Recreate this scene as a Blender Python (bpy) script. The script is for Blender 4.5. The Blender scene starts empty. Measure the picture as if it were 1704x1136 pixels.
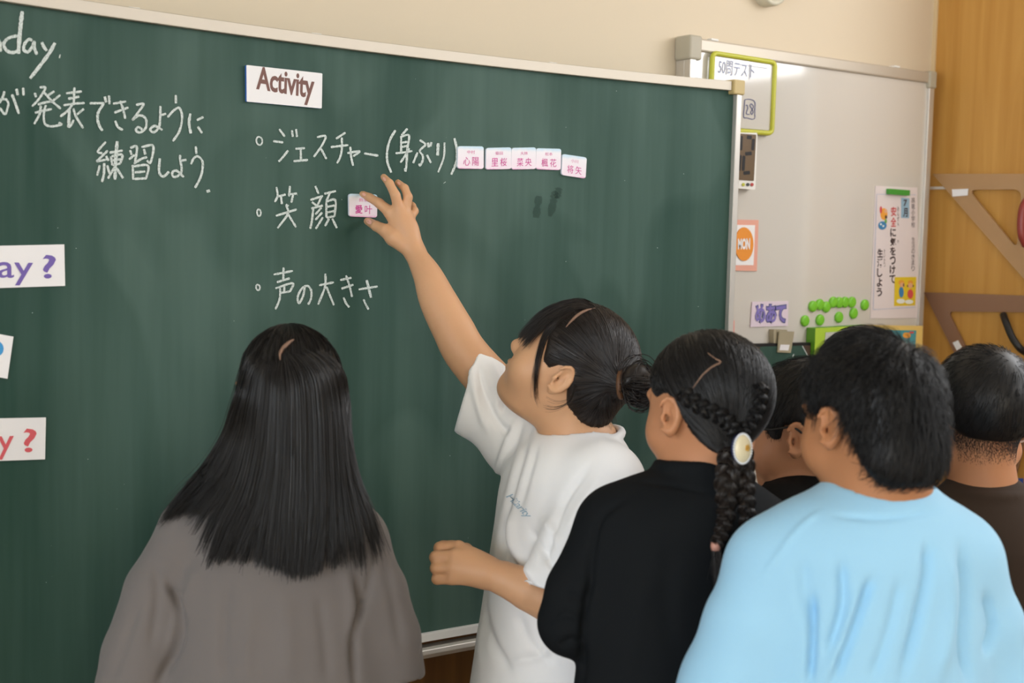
import bpy, math, random
import numpy as np

random.seed(7)
RNG = np.random.default_rng(11)
SC = bpy.context.scene
COL = SC.collection
PI = math.pi

# ------------------------------------------------------------------ camera
FPX = 2257.0                      # focal length in pixels of the 1704x1136 frame
YAW, PITCH, ROLL = math.radians(35.90), math.radians(4.29), math.radians(-1.435)
CAM = np.array([0.0, 0.0, 1.60])
_fw = np.array([math.sin(YAW) * math.cos(PITCH), math.cos(YAW) * math.cos(PITCH), -math.sin(PITCH)])
_r = np.array([math.cos(YAW), -math.sin(YAW), 0.0])
_d = np.cross(_fw, _r)
_c, _s = math.cos(ROLL), math.sin(ROLL)
CR = _c * _r + _s * _d            # camera right
CD = -_s * _r + _c * _d           # camera down
CF = _fw                          # camera forward
CU = -CD

from mathutils import Matrix, Vector
cd = bpy.data.cameras.new('camera')
cam = bpy.data.objects.new('camera', cd)
COL.objects.link(cam)
cd.sensor_fit = 'HORIZONTAL'
cd.sensor_width = 36.0
cd.lens = FPX / 1704.0 * 36.0
cd.clip_start = 0.05
mw = Matrix.Identity(4)
for i in range(3):
    mw[i][0], mw[i][1], mw[i][2], mw[i][3] = CR[i], CU[i], -CF[i], CAM[i]
cam.matrix_world = mw
cd.dof.use_dof = True
cd.dof.focus_distance = 2.60
cd.dof.aperture_fstop = 4.5
SC.camera = cam

# ------------------------------------------------------------------ colour management, world
SC.view_settings.view_transform = 'Standard'
SC.view_settings.look = 'None'
SC.view_settings.gamma = 1.0
SC.view_settings.exposure = 0.0
SC.view_settings.use_curve_mapping = False
w = bpy.data.worlds.new('world')
SC.world = w
w.use_nodes = True
w.node_tree.nodes['Background'].inputs[0].default_value = (0.95, 0.97, 1.0, 1)
w.node_tree.nodes['Background'].inputs[1].default_value = 0.30

# ------------------------------------------------------------------ daylight through the side windows, plus an added rear fill
XL, XR, YB, YW, ZC = -4.2, 3.45, -5.6, 2.47, 2.95     # room box
def area_light(name, loc, rot, sx, sy, power, col):
    l = bpy.data.lights.new(name, 'AREA')
    l.shape = 'RECTANGLE'; l.size = sx; l.size_y = sy
    l.energy = power; l.color = col
    o = bpy.data.objects.new(name, l)
    COL.objects.link(o)
    o.location = loc; o.rotation_euler = rot
    return o
# right-hand window row (sky above the treetops), left-hand window row, and an added fill before the solid back wall
area_light('daylight_right', (XR - 0.02, -1.11, 2.52), (0, PI / 2, 0), 0.70, 5.66, 95, (0.97, 0.98, 1.0))
area_light('daylight_left', (XL + 0.02, -1.6, 1.75), (0, -PI / 2, 0), 1.7, 6.2, 250, (0.83, 0.92, 1.0))
area_light('rear_fill', (-2.3, YB + 0.02, 1.85), (PI / 2, 0, PI), 3.6, 1.7, 200, (0.83, 0.92, 1.0))

# ------------------------------------------------------------------ geometry helpers
def ray(px, py):
    return CF + CR * ((px - 852.0) / FPX) + CD * ((py - 568.0) / FPX)
def at(px, py, Z):
    """world point seen at photo pixel (px, py) at view depth Z metres"""
    return CAM + ray(px, py) * Z
def to_px(P):
    q = np.asarray(P) - CAM
    z = q @ CF
    return 852 + FPX * (q @ CR) / z, 568 + FPX * (q @ CD) / z, z
BY0, BK, BXC = 2.292, 0.1055, 1.495          # the chalkboard is gently concave
def board_y(x):
    return BY0 - BK * (x - BXC) ** 2
def on_board(px, py, lift=0.0):
    D = ray(px, py)
    t = BY0 / D[1]
    for _ in range(25):
        t -= (t * D[1] - (board_y(t * D[0]) - lift)) / (D[1] + 2 * BK * (t * D[0] - BXC) * D[0])
    return CAM + D * t
WBY = 2.425                                    # whiteboard surface
def on_wb(px, py, lift=0.0):
    D = ray(px, py)
    return CAM + D * ((WBY - lift) / D[1])
XS = 3.235                                     # wooden side panel
def on_side(px, py, lift=0.0):
    D = ray(px, py)
    return CAM + D * ((XS - lift) / D[0])
def on_y(px, py, y):
    D = ray(px, py)
    return CAM + D * (y / D[1])

def mesh_np(name, V, F, mats, parent=None, smooth=True, fmat=None):
    """V (n,3) array, F list of index tuples or (m,4)/(m,3) array"""
    me = bpy.data.meshes.new(name)
    V = np.asarray(V, dtype=np.float32)
    if isinstance(F, np.ndarray):
        m, k = F.shape
        me.vertices.add(len(V)); me.vertices.foreach_set('co', V.ravel())
        me.loops.add(m * k); me.loops.foreach_set('vertex_index', F.astype(np.int32).ravel())
        me.polygons.add(m)
        me.polygons.foreach_set('loop_start', np.arange(0, m * k, k, dtype=np.int32))
        me.update(calc_edges=True); me.validate()
    else:
        me.from_pydata([tuple(map(float, v)) for v in V], [], [tuple(map(int, f)) for f in F])
        me.update()
    if not isinstance(mats, (list, tuple)):
        mats = [mats]
    for m_ in mats:
        me.materials.append(m_)
    if fmat is not None:
        me.polygons.foreach_set('material_index', np.asarray(fmat, dtype=np.int32))
    if smooth:
        me.polygons.foreach_set('use_smooth', np.ones(len(me.polygons), dtype=bool))
    o = bpy.data.objects.new(name, me)
    COL.objects.link(o)
    if parent is not None:
        o.parent = parent
    return o

class MB:
    """collects polygons for one mesh"""
    def __init__(s): s.V = []; s.F = []; s.M = []
    def add(s, V, F, m=0):
        b = len(s.V)
        s.V += [np.asarray(v, float) for v in V]
        s.F += [tuple(i + b for i in f) for f in F]
        s.M += [m] * len(F)
    def box(s, lo, hi, m=0):
        x0, y0, z0 = lo; x1, y1, z1 = hi
        V = [(x0,y0,z0),(x1,y0,z0),(x1,y1,z0),(x0,y1,z0),(x0,y0,z1),(x1,y0,z1),(x1,y1,z1),(x0,y1,z1)]
        s.add(V, [(0,3,2,1),(4,5,6,7),(0,1,5,4),(1,2,6,5),(2,3,7,6),(3,0,4,7)], m)
    def prism(s, front, off, m=0, m_side=None):
        """front: polygon points (counter-clockwise from the viewer), off: vector to the back face"""
        n = len(front)
        front = [np.asarray(p, float) for p in front]
        off = np.asarray(off, float)
        V = front + [p + off for p in front]
        s.add(V, [tuple(range(n))], m)
        s.add(V, [tuple(range(2 * n - 1, n - 1, -1))] + [(i, i + n, (i + 1) % n + n, (i + 1) % n) for i in range(n)], m if m_side is None else m_side)
    def tube(s, P, r, n=10, m=0, closed=False, caps=True):
        P = [np.asarray(p, float) for p in P]
        K = len(P)
        rr = r if hasattr(r, '__len__') else [r] * K
        up = None; rings = []
        for i in range(K):
            if closed: t = P[(i + 1) % K] - P[i - 1]
            else: t = P[min(i + 1, K - 1)] - P[max(i - 1, 0)]
            t = t / (np.linalg.norm(t) + 1e-12)
            if up is None:
                up = np.cross(t, [0.3, 0.2, 0.93]);
            up = up - t * (up @ t); up /= np.linalg.norm(up) + 1e-12
            b = np.cross(t, up)
            rings.append([P[i] + rr[i] * (math.cos(a) * up + math.sin(a) * b) for a in np.arange(n) * 2 * PI / n])
        V = [v for q in rings for v in q]
        F = []
        for i in range(K if closed else K - 1):
            j = (i + 1) % K
            for k in range(n):
                l = (k + 1) % n
                F.append((i * n + k, i * n + l, j * n + l, j * n + k))
        if caps and not closed:
            F.append(tuple(range(n - 1, -1, -1))); F.append(tuple((K - 1) * n + k for k in range(n)))
        s.add(V, F, m)
    def ball(s, c, r, R=None, n=12, k=8, m=0):
        """ellipsoid; R rows = axes"""
        c = np.asarray(c, float)
        r = np.array([r] * 3 if not hasattr(r, '__len__') else r, float)
        R = np.eye(3) if R is None else np.asarray(R)
        V = [c + (np.array([0, 0, r[2]])) @ R]
        for i in range(1, k):
            th = PI * i / k
            for j in range(n):
                ph = 2 * PI * j / n
                V.append(c + (np.array([math.sin(th) * math.cos(ph), math.sin(th) * math.sin(ph), math.cos(th)]) * r) @ R)
        V.append(c + (np.array([0, 0, -r[2]])) @ R)
        F = []
        for j in range(n):
            F.append((0, 1 + j, 1 + (j + 1) % n))
            F.append((len(V) - 1, 1 + (k - 2) * n + (j + 1) % n, 1 + (k - 2) * n + j))
        for i in range(k - 2):
            for j in range(n):
                a = 1 + i * n + j; b = 1 + i * n + (j + 1) % n
                F.append((a, a + n, b + n, b))
        s.add(V, F, m)
    def build(s, name, mats, parent=None, smooth=False, bevel=0.0, seg=2):
        o = mesh_np(name, s.V, s.F, mats, parent, smooth, s.M)
        if bevel > 0:
            md = o.modifiers.new('bevel', 'BEVEL'); md.width = bevel; md.segments = seg
            md.limit_method = 'ANGLE'; md.angle_limit = math.radians(40)
        if smooth == 'auto':
            o.data.set_sharp_from_angle(angle=math.radians(40))
        return o

def tag(o, label=None, cat=None, group=None, kind=None):
    if label: o['label'] = label
    if cat: o['category'] = cat
    if group: o['group'] = group
    if kind: o['kind'] = kind
    return o
def empty(name, loc):
    o = bpy.data.objects.new(name, None)
    COL.objects.link(o); o.location = tuple(map(float, loc)); o.empty_display_size = 0.02
    return o
def adopt(root, *kids):
    """children built in world coordinates keep their place under a root that is not at the origin"""
    inv = Matrix.Translation(-Vector(root.location))
    for k in kids:
        k.parent = root
        k.matrix_parent_inverse = inv
def smooth_line(P, per=6):
    """Catmull-Rom through the points"""
    P = [np.asarray(p, float) for p in P]
    if len(P) < 3:
        n = per * 2
        return [P[0] + (P[1] - P[0]) * i / n for i in range(n + 1)]
    Q = [2 * P[0] - P[1]] + P + [2 * P[-1] - P[-2]]
    out = []
    for i in range(1, len(Q) - 2):
        for k in range(per):
            t = k / per
            out.append(0.5 * (2 * Q[i] + (Q[i + 1] - Q[i - 1]) * t + (2 * Q[i - 1] - 5 * Q[i] + 4 * Q[i + 1] - Q[i + 2]) * t * t
                              + (3 * Q[i] - Q[i - 1] - 3 * Q[i + 1] + Q[i + 2]) * t ** 3))
    out.append(P[-1])
    return out

# ------------------------------------------------------------------ materials
MATS = {}
def mat(name, col, rough=0.5, spec=0.5, metal=0.0, bump=None, vary=None, alpha=None, sub=0.0, coat=0.0, sheen=0.0):
    """bump=(scale, strength), vary=(scale, amount) — procedural noise"""
    m = bpy.data.materials.new(name)
    m.use_nodes = True
    nt = m.node_tree
    b = nt.nodes['Principled BSDF']
    b.inputs['Base Color'].default_value = (*col, 1)
    b.inputs['Roughness'].default_value = rough
    b.inputs['Specular IOR Level'].default_value = spec
    b.inputs['Metallic'].default_value = metal
    if coat: b.inputs['Coat Weight'].default_value = coat
    if sheen:
        b.inputs['Sheen Weight'].default_value = sheen
        b.inputs['Sheen Roughness'].default_value = 0.5
    if sub:
        b.inputs['Subsurface Weight'].default_value = sub
        b.inputs['Subsurface Radius'].default_value = (0.01, 0.004, 0.002)
        b.inputs['Subsurface Scale'].default_value = 0.6
    tc = nt.nodes.new('ShaderNodeTexCoord')
    if vary:
        n = nt.nodes.new('ShaderNodeTexNoise'); n.inputs['Scale'].default_value = vary[0]; n.inputs['Detail'].default_value = 4
        nt.links.new(tc.outputs['Object'], n.inputs['Vector'])
        mx = nt.nodes.new('ShaderNodeMix'); mx.data_type = 'RGBA'
        a = vary[1]
        mx.inputs[6].default_value = (*[max(0, c * (1 - a)) for c in col], 1)
        mx.inputs[7].default_value = (*[min(1, c * (1 + a)) for c in col], 1)
        nt.links.new(n.outputs['Fac'], mx.inputs[0])
        nt.links.new(mx.outputs[2], b.inputs['Base Color'])
    if bump:
        n = nt.nodes.new('ShaderNodeTexNoise'); n.inputs['Scale'].default_value = bump[0]; n.inputs['Detail'].default_value = 3
        nt.links.new(tc.outputs['Object'], n.inputs['Vector'])
        bp = nt.nodes.new('ShaderNodeBump'); bp.inputs['Strength'].default_value = bump[1]; bp.inputs['Distance'].default_value = 0.002
        nt.links.new(n.outputs['Fac'], bp.inputs['Height'])
        nt.links.new(bp.outputs[0], b.inputs['Normal'])
    if alpha is not None:
        b.inputs['Alpha'].default_value = alpha
    MATS[name] = m
    return m

def srgb(r, g, b):
    f = lambda c: (c / 255 / 12.92) if c / 255 <= 0.04045 else ((c / 255 + 0.055) / 1.055) ** 2.4
    return (f(r), f(g), f(b))
# ------------------------------------------------------------------ surface materials
def noise_mix(name, c1, c2, scale_vec, detail=5, lo=0.35, hi=0.65, rough=0.5, spec=0.4, bump=0.0, dist=0.0):
    m = bpy.data.materials.new(name); m.use_nodes = True
    nt = m.node_tree; b = nt.nodes['Principled BSDF']
    tc = nt.nodes.new('ShaderNodeTexCoord'); mp = nt.nodes.new('ShaderNodeMapping')
    mp.inputs['Scale'].default_value = scale_vec
    n = nt.nodes.new('ShaderNodeTexNoise'); n.inputs['Scale'].default_value = 1.0; n.inputs['Detail'].default_value = detail
    n.inputs['Distortion'].default_value = dist
    mr = nt.nodes.new('ShaderNodeMapRange'); mr.inputs[1].default_value = lo; mr.inputs[2].default_value = hi
    mx = nt.nodes.new('ShaderNodeMix'); mx.data_type = 'RGBA'
    mx.inputs[6].default_value = (*c1, 1); mx.inputs[7].default_value = (*c2, 1)
    L = nt.links.new
    L(tc.outputs['Object'], mp.inputs[0]); L(mp.outputs[0], n.inputs['Vector']); L(n.outputs['Fac'], mr.inputs[0])
    L(mr.outputs[0], mx.inputs[0]); L(mx.outputs[2], b.inputs['Base Color'])
    b.inputs['Roughness'].default_value = rough; b.inputs['Specular IOR Level'].default_value = spec
    if bump:
        bp = nt.nodes.new('ShaderNodeBump'); bp.inputs['Strength'].default_value = bump; bp.inputs['Distance'].default_value = 0.001
        L(n.outputs['Fac'], bp.inputs['Height']); L(bp.outputs[0], b.inputs['Normal'])
    MATS[name] = m
    return m

WALL = mat('wall_paint', srgb(216, 201, 178), 0.75, 0.2, bump=(60, 0.08))
CEILM = mat('ceiling_board', srgb(228, 224, 214), 0.9, 0.1, vary=(40, 0.05))
FLOORM = noise_mix('floor_wood', srgb(140, 116, 88), srgb(116, 94, 68), (3, 40, 3), rough=0.35)
WOODP = noise_mix('wood_panel', srgb(202, 152, 78), srgb(184, 132, 60), (26, 26, 1.6), rough=0.42, dist=0.6, lo=.3, hi=.7)
ALU = mat('aluminium', srgb(208, 202, 194), 0.38, 0.5, metal=0.55)
ALUD = mat('aluminium_dull', srgb(190, 180, 165), 0.45, 0.5, metal=0.35)
CAPB = mat('beige_plastic', srgb(190, 168, 116), 0.5, 0.4)
CAPG = mat('grey_plastic', srgb(176, 168, 150), 0.5, 0.4)
WHITEP = mat('white_plastic', srgb(232, 230, 226), 0.45, 0.4)
WBM = mat('whiteboard_enamel', srgb(208, 202, 194), 0.09, 1.0)
DARKM = mat('black_plastic', srgb(30, 28, 28), 0.4, 0.4)

# chalkboard enamel: green with wiped chalk dust in tall streaks and a few broad sweeps
def chalkboard_mat():
    m = bpy.data.materials.new('chalkboard_green'); m.use_nodes = True
    nt = m.node_tree; b = nt.nodes['Principled BSDF']; L = nt.links.new
    tc = nt.nodes.new('ShaderNodeTexCoord')
    def nz(scale, detail, lo, hi, dist=0.0, rotz=0.0):
        mp = nt.nodes.new('ShaderNodeMapping'); mp.inputs['Scale'].default_value = scale; mp.inputs['Rotation'].default_value = (0, rotz, 0)
        n = nt.nodes.new('ShaderNodeTexNoise'); n.inputs['Scale'].default_value = 1; n.inputs['Detail'].default_value = detail; n.inputs['Distortion'].default_value = dist
        r = nt.nodes.new('ShaderNodeMapRange'); r.inputs[1].default_value = lo; r.inputs[2].default_value = hi
        L(tc.outputs['Object'], mp.inputs[0]); L(mp.outputs[0], n.inputs['Vector']); L(n.outputs['Fac'], r.inputs[0])
        return r.outputs[0]
    a = nz((14, 1, 0.9), 5, 0.35, 0.75)
    c = nz((2.2, 1, 1.1), 2, 0.38, 0.68, 0.4)
    f = nz((60, 1, 3), 4, 0.3, 0.8, rotz=0.25)
    d = nz((3.0, 1, 2.0), 1, 0.50, 0.60, 1.2, rotz=0.5)
    def math_(op, x, y):
        n = nt.nodes.new('ShaderNodeMath'); n.operation = op
        for i, v in enumerate((x, y)):
            if isinstance(v, (int, float)): n.inputs[i].default_value = v
            else: L(v, n.inputs[i])
        return n.outputs[0]
    s = math_('ADD', math_('MULTIPLY', a, 0.36), math_('MULTIPLY', c, 0.30))
    s = math_('ADD', s, math_('MULTIPLY', f, 0.12)); s = math_('ADD', s, math_('MULTIPLY', d, 0.20))
    mx = nt.nodes.new('ShaderNodeMix'); mx.data_type = 'RGBA'; mx.clamp_factor = True
    mx.inputs[6].default_value = (*srgb(32, 64, 54), 1); mx.inputs[7].default_value = (*srgb(86, 110, 102), 1)
    L(s, mx.inputs[0]); L(mx.outputs[2], b.inputs['Base Color'])
    b.inputs['Roughness'].default_value = 0.62; b.inputs['Specular IOR Level'].default_value = 0.25
    return m
CHALKB = chalkboard_mat()
def chalk_mat():
    m = bpy.data.materials.new('white_chalk'); m.use_nodes = True
    nt = m.node_tree; b = nt.nodes['Principled BSDF']; L = nt.links.new
    tc = nt.nodes.new('ShaderNodeTexCoord')
    n = nt.nodes.new('ShaderNodeTexNoise'); n.inputs['Scale'].default_value = 420; n.inputs['Detail'].default_value = 3
    r = nt.nodes.new('ShaderNodeMapRange'); r.inputs[1].default_value = 0.28; r.inputs[2].default_value = 0.55
    mx = nt.nodes.new('ShaderNodeMix'); mx.data_type = 'RGBA'
    mx.inputs[6].default_value = (*srgb(150, 166, 160), 1); mx.inputs[7].default_value = (*srgb(214, 222, 220), 1)
    L(tc.outputs['Object'], n.inputs['Vector']); L(n.outputs['Fac'], r.inputs[0]); L(r.outputs[0], mx.inputs[0]); L(mx.outputs[2], b.inputs['Base Color'])
    b.inputs['Roughness'].default_value = 0.95; b.inputs['Specular IOR Level'].default_value = 0.05
    return m
CHALK = chalk_mat()

# ------------------------------------------------------------------ the room
def slab(name, lo, hi, m):
    b = MB(); b.box(lo, hi)
    o = b.build(name, m)
    return tag(o, kind='structure')
slab('floor', (XL, YB, -0.1), (XR + 0.1, YW + 0.1, 0.0), FLOORM)
slab('ceiling', (XL, YB, ZC), (XR + 0.1, YW + 0.1, ZC + 0.1), CEILM)
slab('wall_front', (XL, YW, 0.0), (XR, YW + 0.1, ZC), WALL)
slab('wall_front_wainscot', (XL, YW - 0.018, 0.0), (XS - 0.002, YW, 0.74), noise_mix('wood_wainscot_shaded', srgb(120, 80, 36), srgb(98, 62, 26), (26, 26, 1.6), rough=0.5, dist=0.6))  # shade below the chalkboard is put into this darker wood colour
# wood-faced side panel by the front corner, then the window wall behind it
slab('wall_right_panel', (XS, 1.95, 0.0), (XR, YW, ZC), WOODP)
slab('trim_1', (XS - 0.006, YW - 0.012, 0.74), (XS, YW, ZC), mat('trim_beige', srgb(214, 190, 150), 0.5))
def window_wall(side, x0, x1, y0, y1, z0, z1, n, start):
    slab('wall_%s_low' % side, (x0, YB, 0), (x1, YW if side == 'left' else 1.95, z0), WALL)
    slab('wall_%s_high' % side, (x0, YB, z1), (x1, YW if side == 'left' else 1.95, ZC), WALL)
    slab('wall_%s_near' % side, (x0, YB, z0), (x1, y0, z1), WALL)
    slab('wall_%s_far' % side, (x0, y1, z0), (x1, YW if side == 'left' else 1.95, z1), WALL)
    step = (y1 - y0) / n
    xm = (x0 + x1) / 2
    for i in range(n):
        f = MB(); a, b_ = y0 + i * step, y0 + (i + 1) * step
        for lo, hi in (((xm - .03, a, z0), (xm + .03, a + .04, z1)), ((xm - .03, b_ - .04, z0), (xm + .03, b_, z1)),
                       ((xm - .03, a + .04, z0), (xm + .03, b_ - .04, z0 + .05)), ((xm - .03, a + .04, z1 - .05), (xm + .03, b_ - .04, z1))):
            f.box(lo, hi)
        tag(f.build('window_%d' % (start + i), ALU), kind='structure')
window_wall('right', XR, XR + 0.1, -4.0, 1.75, 0.9, 2.88, 4, 1)
window_wall('left', XL - 0.1, XL, -4.8, 1.6, 0.9, 2.65, 4, 5)
slab('wall_back', (XL, YB - 0.1, 0.0), (XR, YB, ZC), WALL)

# ------------------------------------------------------------------ chalkboard
BX0, BX1, BZ0, BZ1 = -0.75, 2.222, 0.798, 1.948
NX = 60
xs_ = np.linspace(BX0, BX1, NX)
def sweep(prof, x0, x1, n=NX):
    """profile of (out, z): out = distance in front of the curved board"""
    xs = np.linspace(x0, x1, n)
    V = []
    for x in xs:
        sl = -2 * BK * (x - BXC); nv = np.array([sl, -1.0, 0]); nv /= np.linalg.norm(nv)
        for (o, z) in prof:
            V.append(np.array([x, board_y(x), z]) + nv * o)
    k = len(prof); F = []
    for i in range(n - 1):
        for j in range(k):
            l = (j + 1) % k
            F.append((i * k + j, (i + 1) * k + j, (i + 1) * k + l, i * k + l))
    F.append(tuple(range(k))); F.append(tuple(range((n - 1) * k + k - 1, (n - 1) * k - 1, -1)))
    return V, F
b = MB()
V = []; 
for x in xs_:
    V.append((x, board_y(x), BZ0)); V.append((x, board_y(x), BZ1))
for x in xs_:
    V.append((x, YW - 0.004, BZ0)); V.append((x, YW - 0.004, BZ1))
F = []
o2 = 2 * NX
for i in range(NX - 1):
    a = 2 * i
    F.append((a, a + 2, a + 3, a + 1)); F.append((o2 + a, o2 + a + 1, o2 + a + 3, o2 + a + 2))
    F.append((a + 1, a + 3, o2 + a + 3, o2 + a + 1)); F.append((a, o2 + a, o2 + a + 2, a + 2))
F.append((0, 1, o2 + 1, o2)); e = 2 * (NX - 1); F.append((e, o2 + e, o2 + e + 1, e + 1))
b.add(V, F)
BOARD = b.build('chalkboard', CHALKB, smooth=False)
tag(BOARD, 'large green chalkboard with white chalk writing and aluminium frame, mounted on the beige wall', 'chalkboard')
def rail(name, prof, x0, x1, m):
    q = MB(); q.add(*sweep(prof, x0, x1)); return q.build(name, m, BOARD, bevel=0.0012)
def boxprof(o0, o1, z0, z1): return [(o0, z0), (o1, z0), (o1, z1), (o0, z1)]
rail('top_rail', boxprof(-0.03, 0.012, BZ1, BZ1 + 0.021), BX0, BX1 - 0.014, ALUD)
rail('bottom_rail', boxprof(-0.03, 0.010, BZ0 - 0.017, BZ0), BX0, BX1, WHITEP)
rail('chalk_tray', [(-0.02, BZ0 - 0.040), (0.038, BZ0 - 0.040), (0.050, BZ0 - 0.036), (0.056, BZ0 - 0.027), (0.054, BZ0 - 0.018),
                    (0.046, BZ0 - 0.014), (0.044, BZ0 - 0.022), (0.034, BZ0 - 0.031), (-0.02, BZ0 - 0.031)], BX0, BX1, ALU)
q = MB()
yr = board_y(BX1)
q.box((BX1, yr - 0.012, BZ0 - 0.017), (BX1 + 0.016, YW - 0.004, BZ1 + 0.001))
q.build('side_rail', ALU, BOARD, bevel=0.0015)
q = MB(); q.box((BX1 - 0.014, yr - 0.0165, BZ1 - 0.008), (BX1 + 0.0205, yr + 0.03, BZ1 + 0.025)); q.build('corner_cap', CAPB, BOARD, bevel=0.003)
# small bright fixing plates on the top rail, white screw cap
for px, py in ((222, 17), (525, 57), (918, 105)):
    p = on_board(px, py); x = p[0]; q = MB()
    q.box((x - 0.010, board_y(x) - 0.006, BZ1 + 0.0205), (x + 0.010, board_y(x) + 0.006, BZ1 + 0.0230)); q.build('fixing_plate', WHITEP, BOARD, bevel=0.001)

# ------------------------------------------------------------------ chalk writing, drawn stroke by stroke on the board face
def strokes(name, S, width, parent, m, surf=on_board, lift=0.0012, wob=0.18):
    q = MB(); rg = random.Random(name)
    for st in S:
        wd = width
        if isinstance(st, tuple) and isinstance(st[0], (int, float)):
            wd = width * st[0]; st = st[1]
        pts = [np.array(p, float) for p in smooth_line(st, 7)]
        n = len(pts); Lp = []; 
        for i, p in enumerate(pts):
            t = pts[min(i + 1, n - 1)] - pts[max(i - 1, 0)]; t /= np.linalg.norm(t) + 1e-9
            nn = np.array([t[1], -t[0]])
            ww = wd / 2 * (1 + wob * (rg.random() - .5) * 2) * (0.72 if i in (0, n - 1) else 1)
            Lp.append((p + nn * ww, p - nn * ww))
        V = []
        for a, c in Lp:
            V += [surf(a[0], a[1], lift), surf(c[0], c[1], lift)]
        q.add(V, [(2 * i, 2 * i + 1, 2 * i + 3, 2 * i + 2) for i in range(n - 1)])
    return q.build(name, m, parent)
def zs(s, ox, oy, L):
    """strokes noted in an enlarged crop: scale and offset back to the frame"""
    out = []
    for st in L:
        if isinstance(st, tuple) and isinstance(st[0], (int, float)):
            out.append((st[0], [(ox + x / s, oy + y / s) for x, y in st[1]]))
        else:
            out.append([(ox + x / s, oy + y / s) for x, y in st])
    return out
def ring(cx, cy, rx, ry, n=10, tilt=0.15):
    return [(cx + rx * math.sin(2 * PI * i / n + .3) , cy - ry * math.cos(2 * PI * i / n + .3) + tilt * rx * math.sin(2 * PI * i / n)) for i in range(n + 1)]
T1 = zs(4, 0, 0, [
    (1.1, [(-14, 262), (0, 290), (2, 345)]),
    [(118, 238), (60, 252), (26, 288), (40, 332), (80, 350), (122, 338)],
    (1.25, [(148, 75), (137, 170), (128, 270), (122, 358)]),
    [(215, 270), (192, 262), (165, 290), (158, 330), (185, 345), (212, 315), (228, 272)], [(228, 272), (228, 315), (246, 364)],
    [(278, 280), (292, 312), (312, 338)], (1.1, [(366, 285), (330, 350), (272, 430), (200, 522)]),
    (1.2, [(394, 374), (402, 376)]),
])
T2 = zs(8.52, 0, 130, [
    [(62, 185), (45, 250), (-6, 350)], [(-6, 310), (40, 298), (90, 305), (118, 360), (105, 430), (70, 510), (-4, 420)],
    (1.15, [(170, 230), (215, 350), (268, 505)]), (1.2, [(232, 150), (252, 240)]), [(328, 135), (334, 245)],
    [(492, 208), (512, 270)], [(562, 130), (640, 132), (615, 200), (540, 310), (455, 400)], [(620, 195), (730, 320), (862, 435)],
    [(770, 185), (680, 245)], [(855, 238), (720, 345)], [(535, 372), (640, 345), (735, 325)], [(495, 492), (610, 462), (735, 438)],
    [(580, 385), (560, 510), (485, 650)], [(650, 380), (628, 460), (620, 560), (640, 650), (710, 682), (800, 675), (868, 655), (830, 630)],
    [(935, 215), (1160, 188)], [(965, 292), (1125, 262)], [(1055, 130), (1045, 360)], [(900, 385), (1050, 362), (1200, 352)],
    [(1030, 370), (960, 460), (855, 545)], (1.3, [(985, 440), (970, 700)]), [(970, 700), (1010, 660), (1045, 590)],
    [(1040, 430), (1075, 540), (1180, 710)], [(1190, 435), (1090, 515)],
    [(1270, 355), (1380, 355), (1475, 352)], (1.15, [(1475, 355), (1395, 480), (1385, 590), (1415, 690), (1455, 745)]),
    (1.15, [(1485, 260), (1505, 345)]), [(1545, 245), (1552, 370)],
]) + zs(4, 0, 0, [
    [(752, 690), (840, 675)], [(760, 750), (855, 715)], [(800, 670), (820, 730), (834, 790)], [(766, 803), (785, 845), (818, 865)],
    [(905, 698), (955, 692), (925, 740), (880, 800)], [(880, 800), (930, 768), (970, 790), (970, 850), (930, 882), (905, 865), (920, 845), (948, 862)],
    [(1068, 705), (1066, 780), (1058, 845), (1025, 880), (1000, 862), (1030, 838), (1082, 865)], [(1068, 768), (1106, 756)],
    [(1170, 632), (1171, 688)], [(1115, 780), (1160, 732), (1195, 720), (1212, 780), (1195, 870), (1150, 940)],
    (1.2, [(1267, 755), (1258, 820), (1270, 888)]), [(1310, 800), (1355, 778)], [(1316, 842), (1345, 886)],
])
T3 = zs(8.114, 150, 225, [
    [(212, 88), (105, 215), (165, 245)], [(240, 205), (85, 355)], [(85, 355), (230, 325)], [(215, 280), (250, 345)],
    [(130, 405), (95, 545)], (1.15, [(190, 375), (185, 520), (160, 630)]), [(230, 405), (262, 520)],
    [(262, 235), (440, 205)], (1.4, [(365, 80), (345, 340), (335, 600)]), [(280, 285), (300, 405)], [(285, 285), (430, 262), (408, 380)],
    [(300, 340), (415, 322)], [(300, 400), (408, 382)], [(330, 430), (240, 585)], [(355, 440), (445, 580)],
    [(540, 170), (630, 158), (605, 370)], [(540, 200), (560, 265)], [(525, 325), (600, 265)], [(690, 160), (850, 145), (815, 365), (765, 340)],
    [(725, 185), (745, 260)], [(590, 385), (690, 320), (770, 295)],
    [(575, 400), (580, 600)], [(585, 420), (780, 410), (755, 590)], [(600, 500), (745, 490)], [(595, 590), (765, 580)],
    (1.1, [(940, 310), (930, 480), (965, 550), (1010, 545), (1065, 490)]),
    [(1215, 265), (1215, 330), (1235, 470), (1190, 545), (1125, 560), (1110, 500), (1170, 480), (1265, 565)], [(1225, 345), (1300, 330)],
    [(1425, 150), (1435, 250)], [(1360, 390), (1400, 310), (1455, 285), (1515, 350), (1515, 470), (1480, 590), (1415, 710)],
    (1.5, [(1590, 735), (1600, 770)]),
])
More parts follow.
